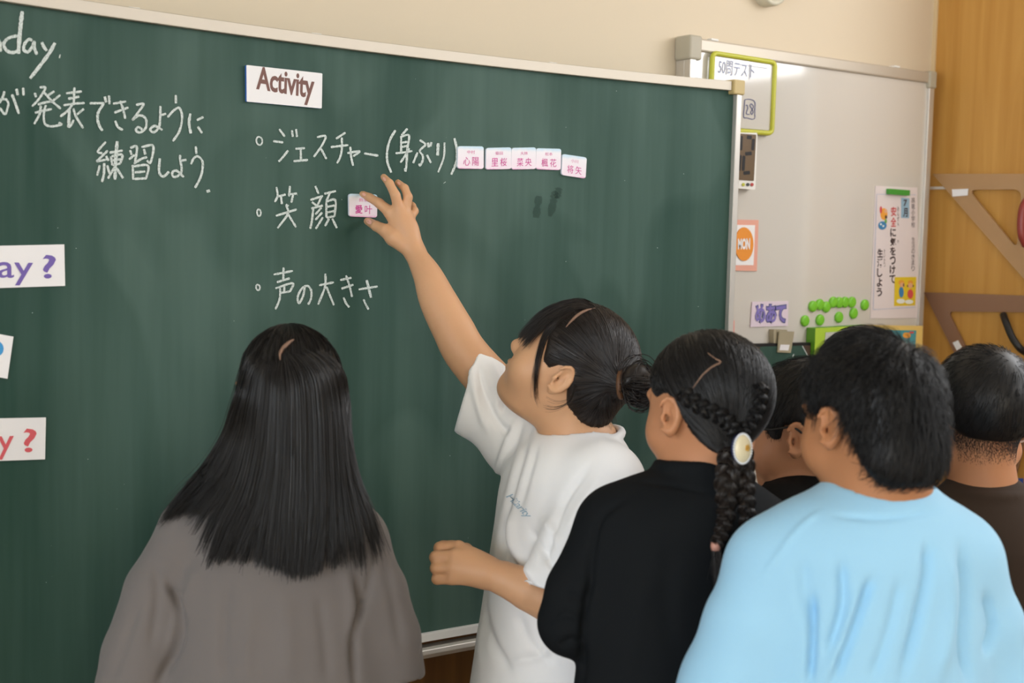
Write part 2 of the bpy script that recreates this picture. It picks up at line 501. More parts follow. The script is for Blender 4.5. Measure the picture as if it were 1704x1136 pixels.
T4 = zs(8.52, 420, 200, [
    (0.75, ring(98, 292, 42, 56)), [(380, 125), (460, 232)], [(295, 296), (438, 315)], [(368, 582), (400, 560), (508, 428)],
    [(560, 140), (572, 235)], [(620, 125), (632, 238)], [(610, 405), (745, 395)], [(685, 400), (688, 560)], [(582, 580), (788, 562)],
    [(915, 240), (1035, 225), (990, 350), (870, 520)], [(968, 395), (1050, 550)],
    [(1320, 175), (1185, 262)], [(1112, 380), (1360, 352)], [(1268, 245), (1268, 400), (1245, 520), (1200, 610)],
    [(1345, 465), (1520, 440), (1430, 510)], [(1388, 375), (1400, 520), (1428, 645)],
]) + zs(8.52, 600, 200, [
    (1.1, [(50, 470), (252, 502)]),
    (1.1, [(495, 140), (420, 270), (378, 430), (380, 590), (435, 742)]), [(665, 118), (580, 215)], [(575, 220), (575, 450)],
    [(585, 232), (685, 215), (665, 400)], [(585, 318), (670, 305)], [(585, 380), (665, 362)], [(495, 468), (620, 455), (735, 435)],
    [(690, 395), (640, 490), (565, 600)], [(660, 380), (655, 560), (640, 715), (625, 680)],
    [(838, 280), (918, 345), (840, 430), (880, 500), (880, 570), (845, 640), (825, 615)], [(808, 455), (745, 608)], [(940, 490), (998, 605)],
    (1.2, [(955, 318), (968, 385)]), [(1005, 310), (990, 372)], (1.4, [(1100, 325), (1092, 500)]), [(1190, 315), (1180, 520), (1100, 738)],
    (1.15, [(1330, 255), (1365, 420), (1355, 600), (1285, 770)]), (1.2, [(1190, 880), (1194, 886)]),
])
T5 = zs(4.369, 400, 280, [
    (0.75, ring(135, 322, 14, 24)), [(262, 135), (270, 200), (250, 245)], [(270, 205), (330, 190)], [(295, 205), (302, 260)],
    [(360, 128), (355, 205)], [(345, 190), (412, 182)], [(385, 185), (370, 250)], [(330, 262), (350, 275)], [(258, 345), (410, 298)],
    [(332, 268), (345, 330), (270, 435)], [(345, 330), (405, 428)],
    [(545, 128), (568, 185)], [(508, 230), (600, 200)], [(520, 245), (560, 275)], [(590, 205), (560, 270)], [(515, 292), (600, 270)], [(530, 290), (520, 380), (508, 440)],
    [(590, 285), (545, 335)], [(595, 320), (545, 375)], [(600, 355), (548, 440)],
    [(610, 185), (695, 165)], [(650, 180), (625, 240)], [(625, 240), (625, 358)], [(625, 242), (690, 232), (685, 350)], [(628, 280), (685, 270)],
    [(628, 320), (685, 310)], [(625, 358), (685, 348)], [(645, 365), (615, 420)], [(668, 365), (702, 435)],
])
T6 = zs(4.369, 400, 280, [
    (0.75, ring(128, 865, 14, 20)), [(242, 772), (382, 745)], [(314, 720), (312, 812)], [(265, 828), (360, 798)],
    [(255, 872), (380, 835), (360, 898)], [(290, 905), (360, 895)], [(320, 850), (318, 900)], [(290, 870), (285, 950), (255, 1025)],
    [(470, 850), (455, 930), (425, 980), (418, 930), (450, 870), (490, 855), (515, 890), (512, 950), (492, 990)],
    [(572, 850), (680, 828)], [(618, 765), (615, 860), (565, 990)], [(625, 860), (680, 995)],
    [(725, 812), (808, 795)], [(735, 875), (822, 845)], [(768, 778), (795, 860), (812, 935)], [(750, 938), (768, 980), (792, 1010)],
    [(860, 880), (998, 858)], (1.2, [(918, 812), (935, 880), (950, 940)]), [(895, 952), (912, 990), (932, 1026)],
])
for nm, T, wd in (('chalk_heading', T1, 5.2), ('chalk_sentence', T2, 3.8), ('chalk_sentence', T3, 3.8),
                  ('chalk_list_line', T4, 3.5), ('chalk_list_line', T5, 3.5), ('chalk_list_line', T6, 3.5)):
    if nm == 'chalk_list_line':
        strokes('chalk_bullet', T[:1], wd, BOARD, CHALK)
        if T is T4:
            strokes('chalk_list_line', T[1:20], wd, BOARD, CHALK); strokes('chalk_bracket_phrase', T[20:-1], wd, BOARD, CHALK); strokes('chalk_dot', T[-1:], wd, BOARD, CHALK)
        else: strokes(nm, T[1:], wd, BOARD, CHALK)
    else: strokes(nm, T, wd, BOARD, CHALK)
# stray chalk specks
sp = [(246, 60, 8), (1140, 182, 2.2), (1124, 158, 2.5), (744, 304, 0.1)]
q = MB()
rg = random.Random(5)
for i in range(46):
    px, py = rg.uniform(20, 1190), rg.uniform(120, 980)
    s = rg.uniform(0.4, 0.9)
    q.add([on_board(px + s * math.cos(a), py + s * math.sin(a), 0.0011) for a in (0, -2.1, -4.2)], [(0, 1, 2)])
tag(q.build('chalk_specks', CHALK, BOARD), kind='stuff')
# damp wiped patch under the name cards
DAMP = mat('damp_patch', srgb(40, 66, 56), 0.6, 0.2, alpha=0.32)
strokes('wiped_patch', [[(897, 326), (894, 345), (892, 362)], [(924, 318), (920, 340), (915, 360)], [(930, 312), (927, 330)]], 11, BOARD, DAMP, lift=0.0008, wob=.35)
# ------------------------------------------------------------------ lettering: built-in font turned into meshes and laid on a surface
def text_outline(body, bold=0.0, spacing=1.0, shear=0.0):
    cu = bpy.data.curves.new('lettering', 'FONT')
    cu.body = body; cu.offset = bold; cu.space_character = spacing; cu.shear = shear; cu.resolution_u = 3
    o = bpy.data.objects.new('lettering', cu); COL.objects.link(o)
    dg = bpy.context.evaluated_depsgraph_get(); dg.update()
    me = bpy.data.meshes.new_from_object(o.evaluated_get(dg))
    V = np.array([v.co for v in me.vertices], float).reshape(-1, 3)[:, :2]
    F = [tuple(p.vertices) for p in me.polygons]
    bpy.data.objects.remove(o); bpy.data.curves.remove(cu); bpy.data.meshes.remove(me)
    lo, hi = V.min(0), V.max(0)
    return (V - lo) / (hi - lo + 1e-9), F
def bil(c, u, v):
    """corner list TL, TR, BR, BL; v runs up"""
    c = [np.asarray(p, float) for p in c]
    return (c[0] * (1 - u) + c[1] * u) * v + (c[3] * (1 - u) + c[2] * u) * (1 - v)
def lettering(name, body, corners, m, parent, surf, lift, bold=0.0, shear=0.0, spacing=1.0):
    V, F = text_outline(body, bold, spacing, shear)
    W = [surf(*bil(corners, u, v), lift) for u, v in V]
    q = MB(); q.add(W, F)
    return q.build(name, m, parent)
def letters_multi(name, items, m, parent, surf, lift, bold=0.0):
    """several strings of one print in one mesh"""
    q = MB()
    for body, corners in items:
        V, F = text_outline(body, bold)
        q.add([surf(*bil(corners, u, v), lift) for u, v in V], F)
    return q.build(name, m, parent)
def rect(x0, y0, x1, y1): return [(x0, y0), (x1, y0), (x1, y1), (x0, y1)]
def outline(corners, r=0.0, n=4):
    """viewer counter-clockwise outline of the quad in pixels with rounded corners (r as a share of the sides)"""
    if r <= 0:
        return [np.asarray(corners[i], float) for i in (0, 3, 2, 1)]
    uv = []
    for (cu, cv, a0) in ((r, 1 - r, 90), (r, r, 180), (1 - r, r, 270), (1 - r, 1 - r, 0)):
        for k in range(n + 1):
            a = math.radians(a0 + 90 * k / n)
            uv.append((cu + r * math.cos(a), cv + r * math.sin(a)))
    return [bil(corners, u, v) for u, v in uv]
SIDES = [on_side]
def plate(name, corners, surf, th, mats, parent=None, r=0.0, base=0.0005, bevel=0.0, m=0, ms=None):
    """a plate lying on the surface, its front face th in front of it"""
    if surf is on_board and abs(corners[1][0] - corners[0][0]) > 150:      # long cards follow the curve of the board
        N = 10; q = MB()
        up = [on_board(*bil(corners, i / N, 1), base + th) for i in range(N + 1)]; dn = [on_board(*bil(corners, i / N, 0), base + th) for i in range(N + 1)]
        bk = np.array([0, th, 0]); V = up + dn + [p + bk for p in up] + [p + bk for p in dn]; k = N + 1; F = []
        for i in range(N):
            F += [(i, k + i, k + i + 1, i + 1), (2 * k + i, 2 * k + i + 1, 3 * k + i + 1, 3 * k + i), (i, i + 1, 2 * k + i + 1, 2 * k + i), (k + i, 3 * k + i, 3 * k + i + 1, k + i + 1)]
        F += [(0, 2 * k, 3 * k, k), (N, k + N, 3 * k + N, 2 * k + N)]
        q.add(V, F); return q.build(name, mats, parent)
    pts = outline(corners, r)
    fr = [surf(p[0], p[1], base + th) for p in pts]
    c = surf(*np.mean(corners, axis=0), base + th); c2 = surf(*np.mean(corners, axis=0), base)
    n = np.array([1.0, 0, 0]) if surf in SIDES else np.array([0, 1.0, 0])
    q = MB(); q.prism(fr, n * th, m, ms)
    return q.build(name, mats, parent, bevel=bevel)
def oval(cx, cy, rx, ry, n=28): return [(cx - rx * math.sin(2 * PI * i / n), cy - ry * math.cos(2 * PI * i / n)) for i in range(n)]
def blob(name, pts, surf, th, m, parent, base=0.0005):
    fr = [surf(p[0], p[1], base + th) for p in pts]
    n = np.array([1.0, 0, 0]) if surf in SIDES else np.array([0, 1.0, 0])
    q = MB(); q.prism(fr, n * th); return q.build(name, m, parent)

CARD = mat('card_white', srgb(236, 234, 236), 0.45, 0.3)
MAGB = mat('magnet_sheet_blue', srgb(60, 110, 190), 0.5)
INK_BROWN = mat('ink_brown', srgb(116, 78, 70), 0.6)
INK_PURPLE = mat('ink_purple', srgb(112, 92, 170), 0.6)
INK_RED = mat('ink_red', srgb(214, 92, 100), 0.6)
INK_CYAN = mat('ink_cyan', srgb(60, 150, 210), 0.6)
INK_PINK = mat('ink_magenta', srgb(206, 60, 150), 0.6)
INK_PINK2 = mat('ink_pink_light', srgb(220, 120, 170), 0.6)
INK_DARK = mat('ink_dark', srgb(60, 40, 40), 0.6)
INK_MARK = mat('marker_blue', srgb(76, 84, 130), 0.6)
INK_MARK2 = mat('marker_faint', srgb(150, 158, 186), 0.6)

# ---- white cards on the chalkboard
o = plate('word_card', [(410, 108), (536.5, 122), (535.5, 180.5), (410.5, 169)], on_board, 0.006, [CARD, MAGB], r=0.02, ms=1)
tag(o, 'white magnetic card reading Activity in brown letters, high on the chalkboard', 'card', 'word cards on the chalkboard')
lettering('printed_word', 'Activity', [(427, 110), (524, 123), (522, 177), (426, 160)], INK_BROWN, o, on_board, 0.0072, bold=0.024, spacing=0.95)
o = plate('word_card', [(-150, 412), (107, 406.5), (108.5, 475.5), (-150, 484)], on_board, 0.003, [CARD])
tag(o, 'long white card with purple day and question mark, uppermost card at the left edge', 'card', 'word cards on the chalkboard')
lettering('printed_word', 'day', [(-38, 422), (55, 424.5), (55, 475), (-38, 474)], INK_PURPLE, o, on_board, 0.0042, bold=0.006)
lettering('printed_mark', '?', [(71, 424), (93, 423.5), (93, 463), (71, 463.5)], INK_PURPLE, o, on_board, 0.0042, bold=0.012)
o = plate('word_card', [(-120, 534), (22.5, 560), (12.5, 630), (-130, 606)], on_board, 0.003, [CARD])
tag(o, 'tilted white card with the edge of a blue letter, middle card at the left edge', 'card', 'word cards on the chalkboard')
blob('printed_letter', oval(-6, 580, 12, 13), on_board, 0.0006, INK_CYAN, o, base=0.0036)
blob('printed_letter', outline(rect(-17, 577, -9, 602)), on_board, 0.0006, INK_CYAN, o, base=0.0036)
blob('letter_counter', oval(-7, 580, 5.5, 6), on_board, 0.0004, CARD, o, base=0.0043)
o = plate('word_card', [(-150, 699), (76.5, 694.5), (75, 764), (-150, 772)], on_board, 0.003, [CARD])
tag(o, 'white card with red y and question mark, lowest of the cards at the left edge', 'card', 'word cards on the chalkboard')
lettering('printed_word', 'y', [(-4, 726), (23, 725), (22, 764), (-4, 765)], INK_RED, o, on_board, 0.0042, bold=0.006)
lettering('printed_mark', '?', [(39, 713), (61, 712.5), (61, 752), (39, 752.5)], INK_RED, o, on_board, 0.0042, bold=0.012)

# ---- name magnets
def name_mat():
    m = bpy.data.materials.new('name_card_print'); m.use_nodes = True
    nt = m.node_tree; b = nt.nodes['Principled BSDF']; L = nt.links.new
    tc = nt.nodes.new('ShaderNodeTexCoord'); sx = nt.nodes.new('ShaderNodeSeparateXYZ'); L(tc.outputs['Generated'], sx.inputs[0])
    n = nt.nodes.new('ShaderNodeTexNoise'); n.inputs['Scale'].default_value = 5; L(tc.outputs['Generated'], n.inputs['Vector'])
    ad = nt.nodes.new('ShaderNodeMath'); ad.operation = 'MULTIPLY_ADD'; ad.inputs[1].default_value = 0.12
    L(n.outputs['Fac'], ad.inputs[0]); L(sx.outputs['Z'], ad.inputs[2])
    cr = nt.nodes.new('ShaderNodeValToRGB'); e = cr.color_ramp.elements
    e[0].position = 0.07; e[0].color = (*srgb(230, 168, 206), 1); e[1].position = 1.0; e[1].color = (*srgb(196, 222, 238), 1)
    x = cr.color_ramp.elements.new(0.13); x.color = (*srgb(240, 222, 234), 1)
    x = cr.color_ramp.elements.new(0.85); x.color = (*srgb(236, 232, 238), 1)
    L(ad.outputs[0], cr.inputs[0]); L(cr.outputs[0], b.inputs['Base Color'])
    b.inputs['Roughness'].default_value = 0.3
    return m
NAMEM = name_mat(); NAMEEDGE = mat('name_card_edge', srgb(206, 214, 226), 0.4)
def name_card(c, sur, given, label, lift=0.0):
    sf = lambda x, y, l: on_board(x, y, l + lift)
    o = plate('name_card', c, sf, 0.0045, [NAMEM, NAMEEDGE], r=0.10, ms=1)
    tag(o, label, 'name card', 'name magnets on the chalkboard')
    def sub(u0, v0, u1, v1): return [bil(c, u0, v1), bil(c, u1, v1), bil(c, u1, v0), bil(c, u0, v0)]
    q = MB()
    V, F = text_outline(sur, 0.0)
    q.add([sf(*bil(sub(.36, .66, .66, .82), u, v), 0.0056) for u, v in V], F)
    q.build('surname_print', INK_PINK2, o)
    q = MB()
    for k, ch in enumerate(given):
        V, F = text_outline(ch, 0.02 if ch == '愛' else 0.0)
        q.add([sf(*bil(sub(.22 + .34 * k, .14, .22 + .34 * k + .26, .52), u, v), 0.0056) for u, v in V], F)
    q.build('given_name_print', INK_PINK, o)
    return o
name_card([(762, 243), (805, 243.5), (805, 281), (761.5, 280.5)], '中村', '心陽', 'pink name magnet touching the chalk bracket, leftmost of the row of name magnets')
name_card([(809, 246), (851, 245), (851, 281), (808.5, 282)], '菊田', '里桜', 'pink name magnet second from the left in the row beside the chalk bracket')
name_card([(851.5, 246), (892, 245), (892, 281), (851, 282)], '大林', '菜央', 'pink name magnet in the middle of the row beside the chalk bracket')
name_card([(892.5, 246.5), (934, 247.5), (933, 283), (892, 281.5)], '松本', '楓花', 'pink name magnet second from the right in the row beside the chalk bracket')
name_card([(936, 256), (976.5, 262), (974.5, 297), (934.5, 291)], '小川', '将矢', 'tilted pink name magnet hanging lower at the right end of the row')
name_card([(580.5, 322), (628, 323.5), (627.5, 362), (581, 360)], '鈴木', '愛叶', 'pink name magnet held under the fingertips of the child in the white T-shirt')

# ------------------------------------------------------------------ whiteboard
def wbp(px, py): return on_wb(px, py)
wl, wr_, wt, wbz = wbp(1146, 66)[0], wbp(1552, 121)[0], 0.5 * (wbp(1164, 66)[2] + wbp(1541, 119)[2]), 1.02
q = MB(); q.box((wl + 0.004, WBY, wbz), (wr_ - 0.004, YW - 0.002, wt - 0.004))
WB = q.build('whiteboard', WBM, bevel=0.001)
tag(WB, 'white magnetic board with aluminium frame on the wall, right of the chalkboard', 'whiteboard')
q = MB(); q.box((wl, WBY - 0.008, wt - 0.030), (wr_, YW - 0.003, wt)); q.build('top_rail', ALUD, WB, bevel=0.004)
q = MB(); q.box((wl, WBY - 0.008, wbz), (wl + 0.020, YW - 0.003, wt - 0.03)); q.box((wl - 0.001, WBY + 0.012, wbz), (wl + 0.002, WBY + 0.016, wt - 0.03)); q.build('side_rail', ALU, WB, bevel=0.002)
q = MB(); q.box((wr_ - 0.020, WBY - 0.008, wbz), (wr_, YW - 0.003, wt - 0.03)); q.build('side_rail', ALU, WB, bevel=0.002)
q = MB(); q.box((wl, WBY - 0.012, wbz - 0.02), (wr_, YW - 0.003, wbz)); q.box((wl, WBY - 0.06, wbz - 0.026), (wr_, WBY - 0.01, wbz - 0.018)); q.build('marker_tray', ALU, WB, bevel=0.002)
q = MB(); q.box((wl - 0.006, WBY - 0.0125, wt - 0.052), (wl + 0.034, YW - 0.002, wt + 0.006)); q.build('corner_cap', CAPG, WB, bevel=0.005)
q = MB(); q.box((wr_ - 0.026, WBY - 0.0125, wt - 0.044), (wr_ + 0.006, YW - 0.002, wt + 0.004)); q.build('corner_cap', CAPG, WB, bevel=0.005)
for px in (1187, 1492):
    x = wbp(px, 75)[0]; q = MB(); q.box((x - 0.012, WBY - 0.006, wt), (x + 0.012, WBY + 0.012, wt + 0.005)); q.build('fixing_plate', WHITEP, WB, bevel=0.0012)

# ---- small framed whiteboard hung on the big one
LIME = mat('lime_plastic', srgb(190, 190, 60), 0.45)
c = [(1186, 88), (1289.5, 104), (1284, 222), (1180, 214)]
MW = plate('mini_whiteboard', [(1190, 93), (1286, 108), (1281, 217), (1184, 209)], on_wb, 0.010, [WBM])
tag(MW, 'small whiteboard in a lime plastic frame with a boxed number, partly behind the chalkboard corner', 'small whiteboard')
q = MB(); P = [on_wb(*p, 0.012) for p in outline(c, 0.06, 3)]; q.tube(P, 0.0065, n=8, closed=True); q.build('frame', LIME, MW, smooth=True)
sfm = lambda x, y, l: on_wb(x, y, l + 0.0105)
lettering('handwriting', '50問テスト', [(1197, 98), (1256, 108), (1255, 131), (1195, 123)], INK_MARK2, MW, sfm, 0.001)
lettering('handwriting', 'がんばろう', [(1192, 133), (1236, 139), (1236, 152), (1192, 147)], INK_MARK2, MW, sfm, 0.001)
strokes('ruled_lines', [[(1222, 106), (1278, 114)], [(1248, 106), (1247, 132)]], 0.8, MW, INK_MARK2, surf=sfm)
strokes('boxed_number', zs(14.2, 1180, 120, [
    [(845, 650), (960, 640), (1060, 680), (1090, 760), (1080, 900), (1080, 1080), (1010, 1110), (900, 1080), (820, 1060), (830, 860), (845, 650)],
    [(865, 790), (900, 780), (915, 850), (880, 980), (960, 1000)], [(1045, 790), (1000, 750), (970, 790), (1020, 880), (1040, 940), (1010, 1000), (985, 950), (1020, 880), (1050, 820), (1045, 790)]]),
    1.3, MW, INK_MARK, surf=sfm)

# ---- digital timer
o = plate('digital_timer', [(1226, 220), (1260.5, 221), (1257, 315.5), (1222, 313)], on_wb, 0.022, [WHITEP], r=0.04, bevel=0.001)
tag(o, 'white digital timer with a dark display showing a 2, under the lime-framed whiteboard', 'timer')
sft = lambda x, y, l: on_wb(x, y, l + 0.0225)
plate('display', [(1230, 222), (1258.5, 224), (1254.5, 301), (1226, 299)], sft, 0.001, [mat('lcd_brown', srgb(104, 82, 56), 0.35)], o)
def seg(p, w_): return w_
strokes('digit', [(1.2, [(1243, 228), (1251, 229)]), (1.0, [(1254, 231), (1252.5, 250)]), (1.2, [(1240, 256), (1251, 255)]), (1.0, [(1238, 259), (1236.5, 284)]), (1.2, [(1237, 288), (1248, 287)]),
                  (0.9, [(1234, 226), (1233, 250)]), (0.9, [(1232, 258), (1230, 284)])], 5, o, DARKM, surf=sft, lift=0.002, wob=0)
for (x, m_) in ((1237.5, LIME), (1245, mat('button_dark', srgb(60, 64, 66))), (1252, mat('button_red', srgb(176, 60, 56)))):
    blob('button', oval(x, 307, 2.4, 2.8, 10), sft, 0.002, m_, o)

# ---- weekday card
PEACH = mat('card_peach', srgb(226, 164, 146), 0.6)
o = plate('weekday_card', [(1215, 365), (1262.5, 366), (1259.5, 451), (1212, 450)], on_wb, 0.003, [PEACH])
tag(o, 'peach framed weekday card with an orange disc reading MON, at the edge of the chalkboard', 'card')
sfd = lambda x, y, l: on_wb(x, y, l + 0.003)
plate('white_panel', [(1217, 374), (1256.5, 374.5), (1254, 441), (1214, 441)], sfd, 0.001, [CARD], o)
sfd2 = lambda x, y, l: on_wb(x, y, l + 0.0045)
blob('orange_disc', oval(1238.5, 406, 15.5, 28), sfd2, 0.002, mat('orange_print', srgb(232, 146, 48), 0.5), o)
lettering('printed_word', 'MON', [(1228, 397), (1248.5, 396), (1248, 415), (1228, 415)], CARD, o, sfd2, 0.0032, bold=0.05)

# ---- lesson-aim card
LILAC = mat('card_lilac', srgb(222, 206, 220), 0.6)
o = plate('aim_card', [(1252, 502), (1312, 501), (1311, 542), (1249, 544)], on_wb, 0.003, [LILAC])
tag(o, 'lilac card with big purple hand-cut letters, above the clipped small blackboard', 'card')
sfa = lambda x, y, l: on_wb(x, y, l + 0.003)
letters_multi('letter_outline', [('め', rect(1256, 505, 1275, 539)), ('あ', rect(1274, 505, 1293, 539)), ('て', rect(1290, 506, 1309, 538))], INK_MARK, o, sfa, 0.0012, bold=0.075)
letters_multi('letter_fill', [('め', rect(1257, 507, 1274, 537)), ('あ', rect(1275, 507, 1292, 537)), ('て', rect(1291.5, 508, 1307.5, 536))],
              mat('letters_purple', srgb(128, 116, 186), 0.5), o, sfa, 0.0020, bold=0.035)

# ---- green round magnets
GREENM = mat('green_magnet', srgb(122, 196, 50), 0.35, 0.5)
mg = [(1338, 533.5), (1363, 532), (1394.5, 527.5), (1419, 521), (1351, 509.5), (1362.5, 506.5), (1373.5, 510.5), (1385, 502.5), (1395, 503), (1404.5, 502.5), (1416, 502.5), (1437.5, 507)]
lab = ['leftmost loose green round magnet above the small blackboard', 'second loose green magnet from the left in the lower line', 'third loose green magnet from the left in the lower line',
       'green magnet just below the right end of the packed row', 'first green magnet at the left end of the packed row', 'second green magnet in the packed row', 'third and lowest green magnet in the packed row',
       'fourth green magnet in the packed row, where it steps up', 'fifth green magnet in the packed row', 'sixth green magnet in the packed row', 'last green magnet at the right end of the packed row', 'single green magnet nearest to the poster']
root0 = None
for i, (x, y) in enumerate(mg):
    p = on_wb(x, y)
    if root0 is None:
        q = MB(); prof = [(0.0145, 0.0), (0.0150, 0.003), (0.0145, 0.0055), (0.0125, 0.0075), (0.0095, 0.0084), (0.0, 0.0086)]
        n = 22; V = []; F = []
        for (r_, h_) in prof[:-1]:
            V += [(r_ * math.cos(2 * PI * k / n), -h_, r_ * math.sin(2 * PI * k / n)) for k in range(n)]
        V.append((0, -prof[-1][1], 0))
        for a in range(len(prof) - 2):
            for k in range(n):
                F.append((a * n + k, a * n + (k + 1) % n, (a + 1) * n + (k + 1) % n, (a + 1) * n + k))
        for k in range(n): F.append(((len(prof) - 2) * n + k, (len(prof) - 2) * n + (k + 1) % n, len(V) - 1))
        q.add(V, F); o = q.build('round_magnet', GREENM, smooth=True); root0 = o
    else:
        o = root0.copy(); COL.objects.link(o)
    o.location = (p[0], WBY - 0.0003, p[2])
    tag(o, lab[i], 'magnet', 'green magnets on the whiteboard')

# ---- poster
PAPER = mat('poster_paper', srgb(226, 214, 214), 0.6)
o = plate('rules_poster', [(1457, 309), (1526.5, 312), (1529, 529), (1448.5, 530)], on_wb, 0.0015, [PAPER])
o['label'] = 'tall white rules poster with vertical writing and a yellow picture, on the whiteboard'; o['category'] = 'poster'; POSTER = o
sfp = lambda x, y, l: on_wb(x, y, l + 0.0018)
def column(s, x0, x1, y0, y1, x0b=None, gap=0.1):
    """vertical writing: boxes from the top down, leaning with the sheet"""
    x0b = x0 if x0b is None else x0b; n = len(s); out = []
    h = (y1 - y0) / n
    for k, ch in enumerate(s):
        if ch == ' ': continue
        dx = (x0b - x0) * (k / n)
        out.append((ch, rect(x0 + dx, y0 + h * (k + gap / 2), x1 + dx, y0 + h * (k + 1 - gap / 2))))
    return out
letters_multi('main_print', column('に気をつけて', 1481.5, 1491, 379, 472, 1480), INK_DARK, o, sfp, 0.0008, bold=0.03)
letters_multi('main_print', column('生活しよう', 1460, 1469, 413, 494, 1458.5), INK_DARK, o, sfp, 0.0008, bold=0.03)
letters_multi('red_print', column('安全', 1482.5, 1491.5, 343, 378, 1482), mat('ink_poster_red', srgb(205, 70, 70), 0.6), o, sfp, 0.0008, bold=0.02)
letters_multi('side_print', column('高竜小学校', 1516.5, 1522.5, 328, 379, 1516.5), INK_DARK, o, sfp, 0.0008)
letters_multi('side_print', column('生活のきまり', 1517, 1522.5, 394, 451, 1516.5), INK_DARK, o, sfp, 0.0008)
for c_ in (column('せいかつ', 1470.5, 1473, 414, 444), column('あんぜん', 1493, 1496, 343, 376), column('き', 1493, 1496, 399, 404)): letters_multi('reading_aid', c_, INK_DARK, o, sfp, 0.0008)
plate('month_panel', [(1500, 329), (1513.5, 330), (1513, 363), (1499.5, 362.5)], sfp, 0.0006, [mat('print_blue_grey', srgb(150, 182, 204), 0.6)], o)
letters_multi('month_print', [('7', rect(1503.5, 332, 1509.5, 343)), ('月', rect(1503, 346, 1510.5, 361))], INK_DARK, o, sfp, 0.0018, bold=0.03)
strokes('border_line', [[(1459, 323), (1524, 324)], [(1459, 323), (1453, 515)], [(1453, 515), (1525, 511)]], 0.8, o, mat('line_blue', srgb(168, 180, 206), 0.6), surf=sfp)
YEL = mat('print_yellow', srgb(226, 196, 40), 0.6)
PBLUE = mat('print_blue', srgb(60, 130, 180), 0.6); PRED = mat('print_red', srgb(214, 80, 80), 0.6); PSKIN = mat('print_skin', srgb(226, 170, 130), 0.6)
PHAIR = mat('print_hair', srgb(84, 56, 34), 0.6); PWHITE = mat('print_white', srgb(232, 234, 228), 0.6); PORANGE = mat('print_orange', srgb(232, 160, 60), 0.6); PGREEN = mat('print_green', srgb(110, 170, 90), 0.6)
pp = plate('picture_panel', [(1489, 461), (1525, 460.5), (1523, 508), (1488, 509)], sfp, 0.0006, [YEL], o)
def dab(m_, cx, cy, rx, ry, l): return blob('figure_print', oval(cx, cy, rx, ry, 14), sfp, 0.0003, m_, pp, base=l)
dab(PORANGE, 1500, 470, 5, 4.5, .0012); dab(PSKIN, 1501.5, 474, 4, 4, .0016); dab(PHAIR, 1503.8, 474, 1, 3, .002); dab(PBLUE, 1500, 486, 4, 9, .0016); dab(PWHITE, 1499, 501, 7, 4, .002)
dab(PORANGE, 1515, 470, 4.5, 4, .0012); dab(PHAIR, 1515, 475.5, 6, 2.6, .0012); dab(PSKIN, 1515, 475, 4, 4.4, .0016); dab(PRED, 1515, 489, 4.8, 8, .0016); dab(PWHITE, 1513, 502, 7, 3.6, .002)
pp = plate('picture_panel', [(1461, 342), (1478, 335), (1477, 384), (1461, 376)], sfp, 0.0003, [PAPER], o)
dab(PORANGE, 1471, 356, 6, 10, .0010); dab(PRED, 1466, 349, 2, 6, .0014); dab(PSKIN, 1474, 351, 2.5, 3.5, .0014); dab(PHAIR, 1474.5, 361, 2, 3, .0014); dab(PGREEN, 1474, 368, 2, 4, .0014); dab(PBLUE, 1468.5, 375, 7, 7, .0014)
dab(PWHITE, 1466, 373, 1.5, 1.7, .002); dab(PWHITE, 1470, 376, 1.5, 1.7, .002)
o = plate('bar_magnet', [(1480, 313.8), (1514.5, 316.5), (1514, 325.5), (1480, 323)], on_wb, 0.011, [mat('magnet_bar_green', srgb(66, 150, 52), 0.4)], base=0.002, bevel=0.001)
tag(o, 'green bar magnet holding the top of the rules poster', 'magnet')

# ---- pink chalk stick shaped magnet strip at the chalkboard edge
o = plate('strip_magnet', [(1217, 533), (1222.5, 533), (1222, 574), (1216.5, 574)], on_wb, 0.008, [mat('magnet_pink', srgb(224, 160, 150), 0.5)], bevel=0.001)
tag(o, 'narrow pink magnet strip beside the chalkboard edge, below the weekday card', 'magnet')

# ---- small blackboard held by a metal clip
q_c = [(1247, 572), (1352.5, 569.5), (1350, 745), (1243, 752)]
SB = plate('small_blackboard', q_c, on_wb, 0.012, [DARKM], r=0.02, base=0.006, bevel=0.001)
tag(SB, 'small dark-framed blackboard hanging on the whiteboard behind the child with glasses', 'small blackboard')
sfs = lambda x, y, l: on_wb(x, y, l + 0.0185)
plate('writing_surface', [(1250, 577), (1349, 574.5), (1346.5, 741), (1246.5, 747)], sfs, 0.0006, [CHALKB], SB)
BRN = mat('corner_brown', srgb(72, 52, 40), 0.5)
blob('corner_piece', [(1250, 577.5), (1249, 603), (1266, 577)], sfs, 0.0012, BRN, SB)
blob('corner_piece', [(1349, 574.5), (1336, 575), (1348, 598)], sfs, 0.0012, BRN, SB)
strokes('corner_edge', [[(1251, 577), (1249, 640)], [(1335, 575), (1348, 599)]], 1.2, SB, CHALK, surf=sfs, lift=0.002)
strokes('chalk_marks', [[(1313, 597), (1312, 602)], [(1321, 589), (1319, 594)]], 1.4, SB, CHALK, surf=sfs, lift=0.002)
CLIPM = mat('clip_tin', srgb(176, 166, 140), 0.45, 0.5, metal=0.3)
CL = plate('metal_clip', [(1287.5, 548), (1310, 548.5), (1310, 571), (1287.5, 571)], on_wb, 0.016, [CLIPM], bevel=0.001)
tag(CL, 'tin magnetic clip gripping the top of the small blackboard', 'clip')
sfc = lambda x, y, l: on_wb(x, y, l + 0.019)
plate('jaw', [(1297, 551), (1322, 551.5), (1316, 587), (1294, 586)], sfc, 0.004, [CLIPM], CL, bevel=0.001)
sfc2 = lambda x, y, l: on_wb(x, y, l + 0.0235)
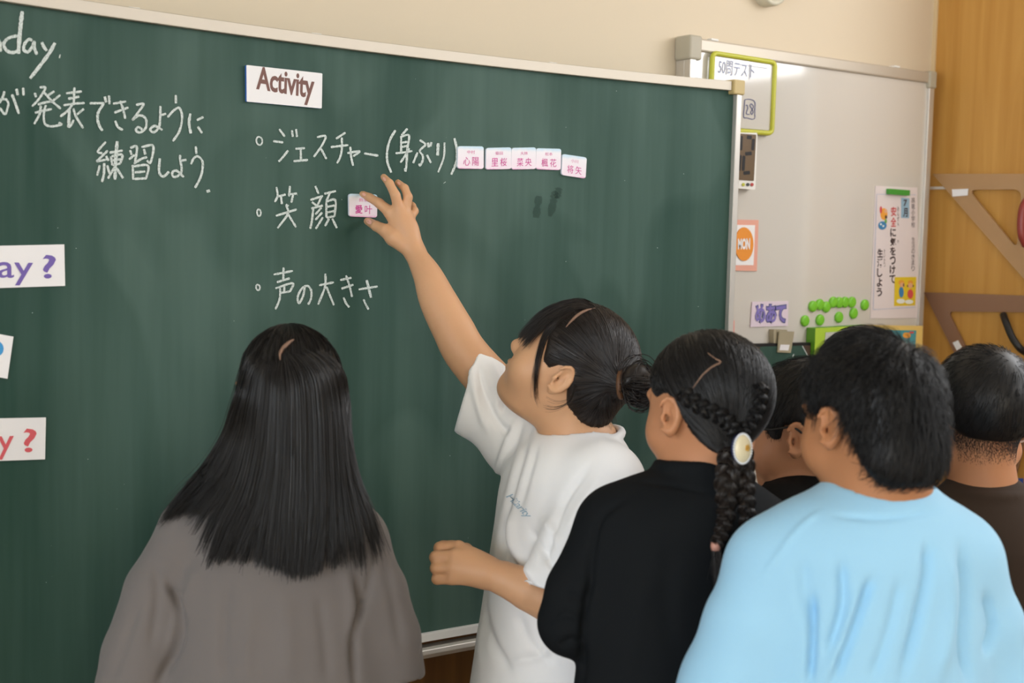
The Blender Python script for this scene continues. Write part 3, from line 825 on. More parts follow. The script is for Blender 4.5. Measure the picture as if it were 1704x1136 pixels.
plate('jaw_label', [(1299, 573), (1314, 573.5), (1312, 583), (1297, 582.5)], sfc2, 0.0005, [CARD], CL)

# ---- lime folder and yellow sheet below the magnets
LIMEF = mat('lime_folder', srgb(172, 204, 60), 0.5); LIMED = mat('lime_folder_edge', srgb(100, 160, 40), 0.5)
FO = plate('lime_folder', [(1357, 546), (1445, 541), (1440, 720), (1350, 730)], on_wb, 0.03, [LIMEF, LIMED], base=0.002, ms=1)
tag(FO, 'lime green folder hung on the whiteboard, half hidden behind the boys', 'folder')
sff = lambda x, y, l: on_wb(x, y, l + 0.0325)
plate('grey_label', [(1374, 553), (1440, 549), (1436, 640), (1366, 650)], sff, 0.0006, [mat('label_grey', srgb(190, 190, 182), 0.6)], FO)
YS = plate('yellow_sheet', [(1440, 541), (1535.5, 542), (1531, 700), (1436, 700)], on_wb, 0.006, [mat('sheet_yellow', srgb(230, 196, 112), 0.6)], base=0.034)
tag(YS, 'yellow sheet with a teal picture beside the lime folder on the whiteboard', 'sheet')
sfy = lambda x, y, l: on_wb(x, y, l + 0.0405)
tp = plate('teal_picture', [(1446, 549), (1525, 549.5), (1519, 640), (1444, 640)], sfy, 0.0006, [mat('teal_print', srgb(74, 150, 160), 0.6)], YS)
blob('sun_print', oval(1509, 558, 6.5, 5), sfy, 0.0014, PORANGE, YS)
blob('red_print', oval(1517, 553, 4, 1.6), sfy, 0.0014, PRED, YS)

# ------------------------------------------------------------------ set squares hung on the wooden panel
SQ1 = mat('set_square_amber', srgb(196, 156, 112), 0.3, 0.5, alpha=0.68)
SQ2 = mat('set_square_brown', srgb(146, 108, 84), 0.35, 0.5, alpha=0.92)
def sfs1(x, y, l): return on_side(x, y, l + 0.0205)
def sfs2(x, y, l): return on_side(x, y, l + 0.0105)
SIDES += [sfs1, sfs2]
REDH = mat('handle_red', srgb(140, 52, 44), 0.4)
def poly_ring(name, outer, inner, surf, th, m, base):
    """plate with a window: outer and inner loops of equal length"""
    n = len(outer); q = MB()
    A = [surf(*p, base + th) for p in outer]; B = [surf(*p, base + th) for p in inner]
    A2 = [surf(*p, base + th) + np.array([th, 0, 0]) for p in outer]; B2 = [surf(*p, base + th) + np.array([th, 0, 0]) for p in inner]
    V = A + B + A2 + B2; F = []
    for i in range(n):
        j = (i + 1) % n
        F.append((i, j, n + j, n + i)); F.append((2 * n + i, 3 * n + i, 3 * n + j, 2 * n + j))
        F.append((i, 2 * n + i, 2 * n + j, j)); F.append((n + i, n + j, 3 * n + j, 3 * n + i))
    q.add(V, F); return q.build(name, m, None)
def resample_loop(P, n):
    P = [np.asarray(p, float) for p in P]; P.append(P[0])
    L = [0]
    for a, b_ in zip(P[:-1], P[1:]): L.append(L[-1] + np.linalg.norm(b_ - a))
    out = []
    for k in range(n):
        s = L[-1] * k / n
        i = max(j for j in range(len(L)) if L[j] <= s + 1e-9); i = min(i, len(P) - 2)
        out.append(P[i] + (P[i + 1] - P[i]) * (s - L[i]) / (L[i + 1] - L[i] + 1e-12))
    return out
def corner_loop(tri, r):
    """rounded triangle with a vertex list that matches between loops"""
    out = []
    n = len(tri)
    for i in range(n):
        a, b_, c_ = np.array(tri[i - 1], float), np.array(tri[i], float), np.array(tri[(i + 1) % n], float)
        u = (a - b_) / np.linalg.norm(a - b_); v = (c_ - b_) / np.linalg.norm(c_ - b_)
        p0, p1 = b_ + u * r, b_ + v * r
        for k in range(5):
            t = k / 4
            out.append((1 - t) ** 2 * p0 + 2 * t * (1 - t) * b_ + t * t * p1)
    return out
# 45 degree square: long edges along the top and down to the lower right
t_out = [(1549, 289), (1740, 514), (1914, 289)]
t_in = [(1607, 316), (1693, 412), (1702, 316)]
t_in = [(1611, 315.5), (1692, 414), (1700, 315)]
S1 = poly_ring('set_square', corner_loop([(1551, 289), (1742, 508), (1752, 289)], 3), corner_loop(t_in, 14), on_side, 0.006, SQ1, 0.014)
tag(S1, 'amber forty-five degree blackboard set square, the upper one on the wooden panel', 'set square', 'set squares on the wooden panel')
q = MB(); P = [on_side(1712, 330, 0.02), on_side(1703, 345, 0.034), on_side(1699.5, 370, 0.038), on_side(1701, 392, 0.034), on_side(1708, 408, 0.02)]
q.tube(smooth_line(P, 5), 0.011, n=12); q.build('handle', REDH, S1, smooth=True)
plate('paper_label', [(1584, 315), (1611, 314), (1610, 325), (1585, 327)], sfs1, 0.0006, [CARD], S1)
# 60 degree square below
S2 = poly_ring('set_square', corner_loop([(1537, 486), (1690, 790), (1770, 494)], 3), corner_loop([(1577, 518), (1690, 742), (1735, 520)], 10), on_side, 0.006, SQ2, 0.004)
tag(S2, 'brown sixty degree blackboard set square hanging below the amber one', 'set square', 'set squares on the wooden panel')
q = MB(); P = [on_side(1670, 524, 0.012), on_side(1674, 536, 0.034), on_side(1684, 560, 0.040), on_side(1696, 578, 0.036), on_side(1706, 586, 0.012)]
q.tube(smooth_line(P, 5), 0.0095, n=12); q.build('handle', DARKM, S2, smooth=True)
plate('paper_label', [(1585, 570), (1594, 566), (1601, 578), (1592, 583)], sfs2, 0.0006, [CARD], S2)
# pale rail the squares hang from
q = MB(); a = on_side(1548, 312); z0 = a[2]
q.box((XS - 0.012, 1.96, z0 - 0.006), (XS, YW - 0.02, z0 + 0.002)); o = q.build('hanging_rail', mat('rail_pale', srgb(214, 206, 196), 0.5), bevel=0.0015)
tag(o, 'thin pale rail across the wooden panel behind the amber set square', 'rail')
# blue hook lower down
o = empty('tape_holder', on_side(1688, 806))
tag(o, 'small blue tape holder with a white tag on the wooden panel, at the right edge', 'tape holder')
k1 = blob('body', [(1679, 797), (1674, 818), (1679, 824), (1687, 822), (1689, 809), (1692, 808), (1692, 797)], on_side, 0.03, mat('blue_plastic', srgb(34, 80, 170), 0.4), None)
k2 = plate('white_tag', [(1686, 809), (1693, 809), (1693, 824), (1686, 824)], on_side, 0.018, [CARD], None)
adopt(o, k1, k2)

# ---- round wall speaker above, only its lower rim in view
p = on_y(1273, -19, YW)
o = empty('wall_speaker', (p[0], YW, p[2])); tag(o, 'round off-white wall speaker cut by the top edge, above the whiteboard', 'speaker')
q = MB(); n = 40; R_ = 0.047; V = []; F = []
prof = [(R_, 0.0), (R_, 0.030), (R_ * .96, 0.036), (R_ * .80, 0.038), (R_ * .76, 0.033)]
for (r_, h_) in prof: V += [(r_ * math.cos(2 * PI * k / n), -h_, r_ * math.sin(2 * PI * k / n)) for k in range(n)]
V.append((0, -0.030, 0))
for a in range(len(prof) - 1):
    for k in range(n): F.append((a * n + k, a * n + (k + 1) % n, (a + 1) * n + (k + 1) % n, (a + 1) * n + k))
for k in range(n): F.append(((len(prof) - 1) * n + k, (len(prof) - 1) * n + (k + 1) % n, len(V) - 1))
q.add(V, F); q.build('housing', mat('speaker_offwhite', srgb(206, 200, 180), 0.5), o, smooth=True)
# ------------------------------------------------------------------ implicit modelling: smooth unions of limbs and organs, meshed as one surface
BIG = 0.045
def axis_coords(lo, hi, h, fine):
    """coordinates with spacing h, finer inside the given (a, b, hf) spans"""
    out = [lo]
    while out[-1] < hi:
        x = out[-1]; s = h
        for (a, b_, hf) in fine:
            if a - 1e-9 <= x < b_: s = min(s, hf)
        out.append(x + s)
    return np.array(out, dtype=np.float64)
class SDF:
    def __init__(s, lo, hi, h, fine=()):
        """fine: list of (lo3, hi3, hf) boxes"""
        s.A = [axis_coords(lo[i], hi[i], h, [(f[0][i], f[1][i], f[2]) for f in fine]) for i in range(3)]
        s.D = np.full([len(a) for a in s.A], BIG, dtype=np.float32)
    def _box(s, lo, hi, pad):
        sl = []
        for i in range(3):
            a = max(0, np.searchsorted(s.A[i], lo[i] - pad) - 1); b_ = min(len(s.A[i]), np.searchsorted(s.A[i], hi[i] + pad) + 1)
            if b_ <= a: return None
            sl.append(slice(a, b_))
        return tuple(sl)
    def _grid(s, sl):
        return s.A[0][sl[0]][:, None, None], s.A[1][sl[1]][None, :, None], s.A[2][sl[2]][None, None, :]
    def op(s, sl, d, k, mode):
        a = s.D[sl]
        d = d.astype(np.float32)
        if mode == 'add':
            h = np.maximum(k - np.abs(a - d), 0) / max(k, 1e-6)
            s.D[sl] = np.minimum(np.minimum(a, d) - h * h * k * 0.25, BIG)
        elif mode == 'sub':
            d = -d
            h = np.maximum(k - np.abs(a - d), 0) / max(k, 1e-6)
            s.D[sl] = np.maximum(a, d) + h * h * k * 0.25
        elif mode == 'and':
            h = np.maximum(k - np.abs(a - d), 0) / max(k, 1e-6)
            s.D[sl] = np.maximum(a, d) + h * h * k * 0.25
    def cone(s, a, b, ra, rb=None, k=0.01, mode='add'):
        a = np.asarray(a, float); b = np.asarray(b, float); rb = ra if rb is None else rb
        R = max(ra, rb); sl = s._box(np.minimum(a, b) - R, np.maximum(a, b) + R, BIG)
        if sl is None: return
        X, Y, Z = s._grid(sl); ab = b - a; L = ab @ ab + 1e-12
        t = np.clip(((X - a[0]) * ab[0] + (Y - a[1]) * ab[1] + (Z - a[2]) * ab[2]) / L, 0, 1)
        d = np.sqrt((X - a[0] - t * ab[0]) ** 2 + (Y - a[1] - t * ab[1]) ** 2 + (Z - a[2] - t * ab[2]) ** 2) - (ra + (rb - ra) * t)
        s.op(sl, d, k, mode)
    def chain(s, P, R, k=0.01, mode='add', kj=0.003):
        """a bent limb: the pieces meet almost sharply (no swelling at joints), the whole blends with k"""
        if mode != 'add' or len(P) == 2:
            for i in range(len(P) - 1): s.cone(P[i], P[i + 1], R[i], R[i + 1], k, mode)
            return
        P = [np.asarray(p, float) for p in P]; m = max(R)
        sl = s._box(np.min(P, 0) - m, np.max(P, 0) + m, BIG)
        if sl is None: return
        t = SDF.__new__(SDF); t.A = [s.A[i][sl[i]] for i in range(3)]; t.D = np.full([len(a) for a in t.A], BIG, dtype=np.float32)
        for i in range(len(P) - 1): t.cone(P[i], P[i + 1], R[i], R[i + 1], kj)
        s.op(sl, t.D, k, 'add')
    def econe(s, a, b, ra, rb, u, k=0.02, mode='add'):
        """limb with an elliptical section: ra, rb = (radius along u, radius across)"""
        a = np.asarray(a, float); b = np.asarray(b, float); ab = b - a; L = np.linalg.norm(ab); w = ab / L
        u = np.asarray(u, float); u = u - w * (u @ w); u /= np.linalg.norm(u); v = np.cross(w, u)
        R = max(*ra, *rb); sl = s._box(np.minimum(a, b) - R, np.maximum(a, b) + R, BIG)
        if sl is None: return
        X, Y, Z = s._grid(sl); qx, qy, qz = X - a[0], Y - a[1], Z - a[2]
        tw = qx * w[0] + qy * w[1] + qz * w[2]; t = np.clip(tw / L, 0, 1)
        pu = qx * u[0] + qy * u[1] + qz * u[2]; pv = qx * v[0] + qy * v[1] + qz * v[2]; pw = tw - t * L
        Ru = ra[0] + (rb[0] - ra[0]) * t; Rv = ra[1] + (rb[1] - ra[1]) * t; Rw = np.minimum(Ru, Rv)
        k0 = np.sqrt((pu / Ru) ** 2 + (pv / Rv) ** 2 + (pw / Rw) ** 2)
        k1 = np.sqrt((pu / Ru ** 2) ** 2 + (pv / Rv ** 2) ** 2 + (pw / Rw ** 2) ** 2) + 1e-9
        s.op(sl, np.where(k0 < 0.05, -np.minimum(Ru, Rv), k0 * (k0 - 1) / k1), k, mode)
    def ell(s, c, r, F=None, k=0.01, mode='add'):
        """ellipsoid, F rows = local axes in the world"""
        c = np.asarray(c, float); r = [r] * 3 if not hasattr(r, '__len__') else r
        F = np.eye(3) if F is None else np.asarray(F); R = max(r)
        sl = s._box(c - R, c + R, BIG)
        if sl is None: return
        X, Y, Z = s._grid(sl); q = (X - c[0], Y - c[1], Z - c[2])
        L = [q[0] * F[i][0] + q[1] * F[i][1] + q[2] * F[i][2] for i in range(3)]
        k0 = np.sqrt(sum((L[i] / r[i]) ** 2 for i in range(3))); k1 = np.sqrt(sum((L[i] / r[i] ** 2) ** 2 for i in range(3))) + 1e-9
        s.op(sl, np.where(k0 < 0.05, -min(r), k0 * (k0 - 1) / k1), k, mode)
    def plane(s, p, n, k=0.004):
        """keep the side the normal points away from"""
        n = np.asarray(n, float); n /= np.linalg.norm(n); p = np.asarray(p, float)
        sl = (slice(None),) * 3; X, Y, Z = s._grid(sl)
        s.op(sl, (X - p[0]) * n[0] + (Y - p[1]) * n[1] + (Z - p[2]) * n[2], k, 'and')
    def like(s):
        t = SDF.__new__(SDF); t.A = s.A; t.D = np.full(s.D.shape, BIG, dtype=np.float32); return t
    def join(s, t, k=0.02):
        s.op((slice(None),) * 3, t.D, k, 'add')
    def mesh(s, smooth=2):
        D = s.D; ins = D < 0
        nx, ny, nz = D.shape
        c = np.zeros((nx - 1, ny - 1, nz - 1), np.int8)
        for i in (0, 1):
            for j in (0, 1):
                for k in (0, 1):
                    c += ins[i:nx - 1 + i, j:ny - 1 + j, k:nz - 1 + k]
        act = (c > 0) & (c < 8)
        I, J, K = np.nonzero(act)
        idx = np.full(act.shape, -1, np.int64); idx[I, J, K] = np.arange(len(I))
        P = np.zeros((len(I), 3)); cnt = np.zeros(len(I))
        cor = [(i, j, k) for i in (0, 1) for j in (0, 1) for k in (0, 1)]
        for a in cor:
            for b_ in cor:
                if sum(b_[i] - a[i] for i in range(3)) == 1 and all(b_[i] >= a[i] for i in range(3)):
                    d1 = D[I + a[0], J + a[1], K + a[2]].astype(float); d2 = D[I + b_[0], J + b_[1], K + b_[2]].astype(float)
                    m = (d1 < 0) != (d2 < 0); t = np.where(m, d1 / np.where(m, d1 - d2, 1), 0)
                    for ax, G in enumerate((I, J, K)):
                        p1 = s.A[ax][G + a[ax]]; p2 = s.A[ax][G + b_[ax]]
                        P[:, ax] += np.where(m, p1 + t * (p2 - p1), 0)
                    cnt += m
        P /= cnt[:, None]
        Q = []
        for ax in range(3):
            o1 = [slice(None)] * 3; o2 = [slice(None)] * 3
            o1[ax] = slice(0, D.shape[ax] - 1); o2[ax] = slice(1, None)
            A_, B_ = ins[tuple(o1)], ins[tuple(o2)]
            ch = A_ != B_
            e = np.argwhere(ch)
            u, v = [(1, 2), (2, 0), (0, 1)][ax]
            ok = (e[:, u] > 0) & (e[:, v] > 0) & (e[:, u] < D.shape[u] - 1) & (e[:, v] < D.shape[v] - 1)
            e = e[ok]
            def cell(du, dv):
                f = e.copy(); f[:, u] -= du; f[:, v] -= dv
                return idx[f[:, 0], f[:, 1], f[:, 2]]
            q = np.stack([cell(1, 1), cell(0, 1), cell(0, 0), cell(1, 0)], 1)
            flip = ~A_[e[:, 0], e[:, 1], e[:, 2]]
            q[flip] = q[flip][:, ::-1]
            Q.append(q)
        Q = np.concatenate(Q)
        Q = Q[(Q >= 0).all(1)]
        for it in range(smooth):
            S = np.zeros_like(P); n = np.zeros(len(P))
            for a, b_ in ((0, 1), (1, 2), (2, 3), (3, 0)):
                np.add.at(S, Q[:, a], P[Q[:, b_]]); np.add.at(S, Q[:, b_], P[Q[:, a]])
                np.add.at(n, Q[:, a], 1); np.add.at(n, Q[:, b_], 1)
            P = P + (S / np.maximum(n, 1)[:, None] - P) * 0.5
        return P, Q
def normals(P, Q):
    n = np.cross(P[Q[:, 2]] - P[Q[:, 0]], P[Q[:, 3]] - P[Q[:, 1]])
    N = np.zeros_like(P)
    for a in range(4): np.add.at(N, Q[:, a], n)
    return N / (np.linalg.norm(N, axis=1, keepdims=True) + 1e-12)

def folds(P, Q, lines, front=True):
    """cloth creases: each line = (pixel polyline, width px, height m); ridges up, valleys down; only the side facing the lens takes them"""
    N = normals(P, Q)
    q = P - CAM; z = q @ CF; X = 852 + FPX * (q @ CR) / z; Y = 568 + FPX * (q @ CD) / z
    face = np.clip(-(N @ CF) * 2.0 + 0.1, 0, 1)
    H = np.zeros(len(P))
    for (pl, wd, ht) in lines:
        pl = np.array(smooth_line(pl, 5)); best = np.full(len(P), 1e9); tt = np.zeros(len(P))
        n = len(pl)
        for i in range(n - 1):
            a, b_ = pl[i], pl[i + 1]; d = b_ - a; L = d @ d + 1e-9
            t = np.clip(((X - a[0]) * d[0] + (Y - a[1]) * d[1]) / L, 0, 1)
            D2 = (X - a[0] - t * d[0]) ** 2 + (Y - a[1] - t * d[1]) ** 2
            m = D2 < best; best = np.where(m, D2, best); tt = np.where(m, (i + t) / (n - 1), tt)
        H += ht * np.exp(-best / (wd * wd)) * np.clip(np.minimum(tt, 1 - tt) * 5 + 0.15, 0, 1)
    return P + N * (H * face)[:, None]

# ------------------------------------------------------------------ hair as fine tapered strands
def strand_mesh(paths, r, taper=0.35, root=1.0):
    """paths (N, K, 3) -> triangular tubes; r scalar or (N,)"""
    paths = np.asarray(paths, float); N, K, _ = paths.shape
    T = np.empty_like(paths); T[:, 1:-1] = paths[:, 2:] - paths[:, :-2]; T[:, 0] = paths[:, 1] - paths[:, 0]; T[:, -1] = paths[:, -1] - paths[:, -2]
    T /= np.linalg.norm(T, axis=2, keepdims=True) + 1e-12
    ref = np.array([0.31, -0.52, 0.79]); U = np.cross(T, ref); U /= np.linalg.norm(U, axis=2, keepdims=True) + 1e-9; W = np.cross(T, U)
    pr = root + (taper - root) * np.linspace(0, 1, K) ** 1.5
    rr = (np.broadcast_to(np.asarray(r, float), (N,))[:, None] * pr[None, :])[..., None]
    V = np.stack([paths + rr * (math.cos(a) * U + math.sin(a) * W) for a in (0, 2 * PI / 3, 4 * PI / 3)], 2).reshape(-1, 3)
    base = (np.arange(N)[:, None] * K + np.arange(K - 1)[None, :]) * 3
    F = []
    for j in range(3):
        l = (j + 1) % 3
        F.append(np.stack([base + j, base + l, base + 3 + l, base + 3 + j], -1).reshape(-1, 4))
    return V, np.concatenate(F)
def merge(*parts):
    V = []; F = []; n = 0
    for v, f in parts:
        V.append(np.asarray(v)); F.append(np.asarray(f) + n); n += len(v)
    return np.concatenate(V), np.concatenate(F)
def hair_mat(name, root, tip_gain=1.6, rough=0.38):
    m = bpy.data.materials.new(name); m.use_nodes = True
    nt = m.node_tree; b = nt.nodes['Principled BSDF']; L = nt.links.new
    tc = nt.nodes.new('ShaderNodeTexCoord'); n = nt.nodes.new('ShaderNodeTexNoise'); n.inputs['Scale'].default_value = 90; n.inputs['Detail'].default_value = 2
    mx = nt.nodes.new('ShaderNodeMix'); mx.data_type = 'RGBA'
    mx.inputs[6].default_value = (*root, 1); mx.inputs[7].default_value = (*[c * tip_gain for c in root], 1)
    L(tc.outputs['Object'], n.inputs['Vector']); L(n.outputs['Fac'], mx.inputs[0]); L(mx.outputs[2], b.inputs['Base Color'])
    b.inputs['Roughness'].default_value = rough; b.inputs['Specular IOR Level'].default_value = 0.34
    return m

# ------------------------------------------------------------------ heads and hands
def frame_from(f, up=(0, 0, 1), roll=0.0):
    """rows: right, forward, up of a head or torso facing f"""
    f = np.asarray(f, float); f /= np.linalg.norm(f); up = np.asarray(up, float)
    r = np.cross(f, up); r /= np.linalg.norm(r); u = np.cross(r, f)
    c, s_ = math.cos(roll), math.sin(roll)
    return np.array([r * c + u * s_, f, u * c - r * s_])
def camdir(r, u, f):
    v = CR * r + CU * u + CF * f
    return v / np.linalg.norm(v)
class Head:
    def __init__(s, c, F, k=1.0): s.c = np.asarray(c, float); s.F = F; s.k = k
    def p(s, r, f, u): return s.c + (np.array([r, f, u]) * s.k) @ s.F
    def loc(s, P): return ((np.asarray(P) - s.c) @ s.F.T) / s.k
CRC, CRR = np.array([0, -0.008, 0.022]), np.array([0.074, 0.091, 0.081])      # cranium centre and radii in head units
def sculpt_head(S, h, chub=0.0, ear_out=1.0):
    k = h.k; F = h.F; E = lambda c, r, kk=0.012, mode='add', FF=None: S.ell(h.p(*c), [x * k for x in r], F if FF is None else FF, kk * k, mode)
    E(CRC, CRR, 0.0)
    E((0, 0.030, -0.022), (0.059 + chub * .004, 0.056, 0.068), 0.03)
    E((0, 0.028, -0.060), (0.050 + chub * .006, 0.050, 0.037), 0.025)
    S.ell(h.p(0, 0.064, -0.086), 0.017 * k, F, 0.02 * k)
    for sx in (-1, 1):
        E((sx * 0.037, 0.050, -0.038), (0.026 + chub * .006, 0.026 + chub * .004, 0.028 + chub * .006), 0.02)
        E((sx * 0.028, 0.074, 0.019), (0.020, 0.010, 0.007), 0.012)
        E((sx * 0.029, 0.089, 0.002), (0.014, 0.010, 0.009), 0.008, 'sub')
        E((sx * 0.027, 0.0735, 0.002), (0.0125, 0.0115, 0.0105), 0.003)
        E((sx * 0.0095, 0.088, -0.030), (0.0065, 0.008, 0.006), 0.006)
    S.cone(h.p(0, 0.080, 0.006), h.p(0, 0.094, -0.024), 0.0062 * k, 0.0098 * k, 0.010 * k)
    E((0, 0.083, -0.0515), (0.019, 0.0085, 0.0048), 0.005)
    E((0, 0.0815, -0.0600), (0.016, 0.0085, 0.0055), 0.005)
    S.cone(h.p(-0.017, 0.0885, -0.0558), h.p(0.017, 0.0885, -0.0558), 0.0016 * k, 0.0016 * k, 0.003 * k, 'sub')
    EF, EU = 0.80, 0.90
    for sx in (-1, 1):                                   # ears
        a = math.radians(24) * ear_out
        # ear plane: normal leans outwards and back
        nrm = np.array([sx * math.cos(a), -math.sin(a) * 1.0, 0.0]); fw = np.array([sx * math.sin(a), math.cos(a), 0.10]); fw /= np.linalg.norm(fw)
        up = np.cross(nrm, fw) * sx; up /= np.linalg.norm(up)
        if up[2] < 0: up = -up
        FE = np.array([nrm @ F, fw @ F, up @ F])
        c0 = np.array([sx * 0.0775, -0.006, -0.010])
        q = lambda n, f, u: tuple(c0 + nrm * n + fw * f * EF + up * u * EU)
        E(q(0.002, -0.004, 0.002), (0.0062, 0.0195 * EF, 0.0300 * EU), 0.006, 'add', FE)
        E(q(0.000, 0.000, -0.021), (0.0056, 0.0100 * EF, 0.0110), 0.006, 'add', FE)
        E(q(0.0085, 0.000, 0.002), (0.0068, 0.0122 * EF, 0.0200 * EU), 0.002, 'sub', FE)
        E(q(0.0080, 0.005, -0.004), (0.0105, 0.0072 * EF, 0.0090), 0.002, 'sub', FE)
        S.chain([h.p(*q(0.005, -0.007, -0.014)), h.p(*q(0.0045, -0.0095, 0.0)), h.p(*q(0.0045, -0.005, 0.012))], [0.0022 * k] * 3, 0.002 * k)
        S.ell(h.p(*q(0.003, 0.0135, -0.004)), 0.0042 * k, F, 0.004 * k)
        R_ = []
        for t in np.linspace(-0.35, 1.15, 11):
            an = PI * t
            R_.append(h.p(*q(0.0062, 0.0010 - 0.0185 * math.sin(an) + (0.004 if t > 1 else 0), 0.003 - 0.0265 * math.cos(an) * (-1))))
        S.chain(R_, [0.0027 * k] * 11, 0.002 * k)
EYEW = mat('eye_white', srgb(236, 230, 224), 0.15, 0.6); EYED = mat('eye_iris', srgb(36, 24, 18), 0.12, 0.6)
def add_eyes(h, root):
    k = h.k
    for sx in (-1, 1):
        q = MB(); c = h.p(sx * 0.0265, 0.0765, 0.002)
        q.ball(c, 0.0100 * k, h.F, 16, 10, 0)
        q.ball(h.p(sx * 0.0265, 0.0824, 0.002), np.array([0.0046, 0.0046, 0.0046]) * k, h.F, 14, 8, 1)
        q.build('eye', [EYEW, EYED], root, smooth=True)
# ------------------------------------------------------------------ people
from mathutils.bvhtree import BVHTree
def skin(name, c, v=0.10):
    m = mat(name, c, 0.48, 0.35, bump=(260, 0.10), vary=(9, v), sub=0.12)
    return m
SKIN_A = skin('skin_light', srgb(208, 160, 122)); SKIN_B = skin('skin_tan', srgb(178, 122, 84)); SKIN_C = skin('skin_warm', srgb(188, 132, 96))
def cloth(name, c, rough=0.85, v=0.05, sheen=0.15, weave=900):
    return mat(name, c, rough, 0.15, bump=(weave, 0.12), vary=(5, v), sheen=sheen)
C_GREY = cloth('grey_jersey', srgb(110, 104, 102)); C_WHITE = cloth('white_jersey', srgb(242, 241, 241)); C_BLACK = cloth('black_knit', srgb(17, 20, 23), v=.1, sheen=0.0)
C_BLUE = cloth('sky_blue_jersey', srgb(158, 206, 236)); C_BROWN = cloth('brown_jersey', srgb(58, 46, 38), sheen=.05); C_BLACK2 = cloth('black_cotton', srgb(20, 19, 19), sheen=0.0)
C_TROU = cloth('dark_trousers', srgb(58, 56, 66)); C_DENIM = cloth('navy_trousers', srgb(44, 50, 74)); SHOE = mat('indoor_shoe', srgb(226, 224, 218), 0.5)
H_BLACK = hair_mat('hair_black', (0.0065, 0.006, 0.0062), 2.0, 0.44); H_BROWN = hair_mat('hair_dark_brown', (0.013, 0.0095, 0.008), 2.0, 0.40); H_SOFT = hair_mat('hair_soft_black', (0.010, 0.0088, 0.0084), 2.2, 0.36)
SCALP = mat('scalp_parting', srgb(128, 98, 80), 0.6)
LASH = mat('hair_tie_dark', srgb(34, 24, 24), 0.6)

def surf_of(P, Q):
    bv = BVHTree.FromPolygons([tuple(p) for p in P], [tuple(int(i) for i in q) for q in Q])
    def f(px, py, lift=0.0):
        D = ray(px, py); D = D / np.linalg.norm(D)
        hit = bv.ray_cast(Vector(CAM), Vector(D))
        if hit[0] is None: return None
        return np.array(hit[0]) + np.array(hit[1]) * lift * (1 if np.dot(np.array(hit[1]), D) < 0 else -1)
    return f

def lower_body(root, pel, tf, rt, mt, h0=0.0):
    """trousers and shoes down to the floor (all of it below the frame)"""
    pel = np.asarray(pel, float)
    S = SDF(pel + np.array([-.28, -.28, -pel[2] - .02]), pel + np.array([.28, .28, .16]), 0.011)
    S.econe(pel + np.array([0, 0, .08]), pel - np.array([0, 0, .05]), (.145, .105), (.155, .115), rt, .03)
    for sx in (-1, 1):
        hip = pel + rt * .075 * sx - np.array([0, 0, .06]); kn = np.array([hip[0], hip[1], pel[2] * .52]) + tf * .012 + rt * .01 * sx
        an = np.array([kn[0], kn[1], .085]) - tf * .02
        S.chain([hip, kn, an], [.085, .062, .056], .02)
        S.plane(an - np.array([0, 0, .02]), (0, 0, -1)) if sx == 1 else None
    P, Q = S.mesh(1)
    mesh_np('trousers', P, Q, mt, root)
    for sx in (-1, 1):
        a = pel + rt * .085 * sx; a = np.array([a[0], a[1], 0]) - tf * .01
        S = SDF(a + np.array([-.2, -.2, -.01]), a + np.array([.2, .2, .13]), 0.008)
        FF = np.array([rt, tf, [0, 0, 1.0]])
        S.ell(a + tf * .055 + np.array([0, 0, .030]), (.042, .105, .034), FF, 0.01)
        S.ell(a - tf * .005 + np.array([0, 0, .050]), (.038, .055, .050), FF, 0.03)
        S.plane(a + np.array([0, 0, 0.001]), (0, 0, -1))
        P, Q = S.mesh(1); P[:, 2] = np.maximum(P[:, 2], 0.0005)
        mesh_np('shoe', P, Q, SHOE, root)

def body_core(S, nb, shl, shr, pel, tf, rt, neck_r=0.05, slim=1.0):
    """everything the clothes cover: trunk, hips, legs to the ankle"""
    ch = (np.asarray(shl) + np.asarray(shr)) / 2 - np.array([0, 0, .06])
    S.econe(ch, np.asarray(pel) + np.array([0, 0, .02]), (.105 * slim, .072 * slim), (.115 * slim, .082 * slim), rt, .03)
    S.cone(nb, ch, neck_r, .06 * slim, .03)
    for s_ in (shl, shr): S.cone(np.asarray(nb) - np.array([0, 0, .015]), s_, .035, .036, .025)
    for sx in (-1, 1):
        hip = np.asarray(pel) + rt * .07 * sx - np.array([0, 0, .05]); kn = np.array([hip[0], hip[1], pel[2] * .52]) + tf * .012
        an = np.array([kn[0], kn[1], .07]) - tf * .02
        S.chain([hip, kn, an], [.068, .046, .034], .02)
        S.cone(an, an + tf * .10 - np.array([0, 0, .035]), .03, .022, .02)

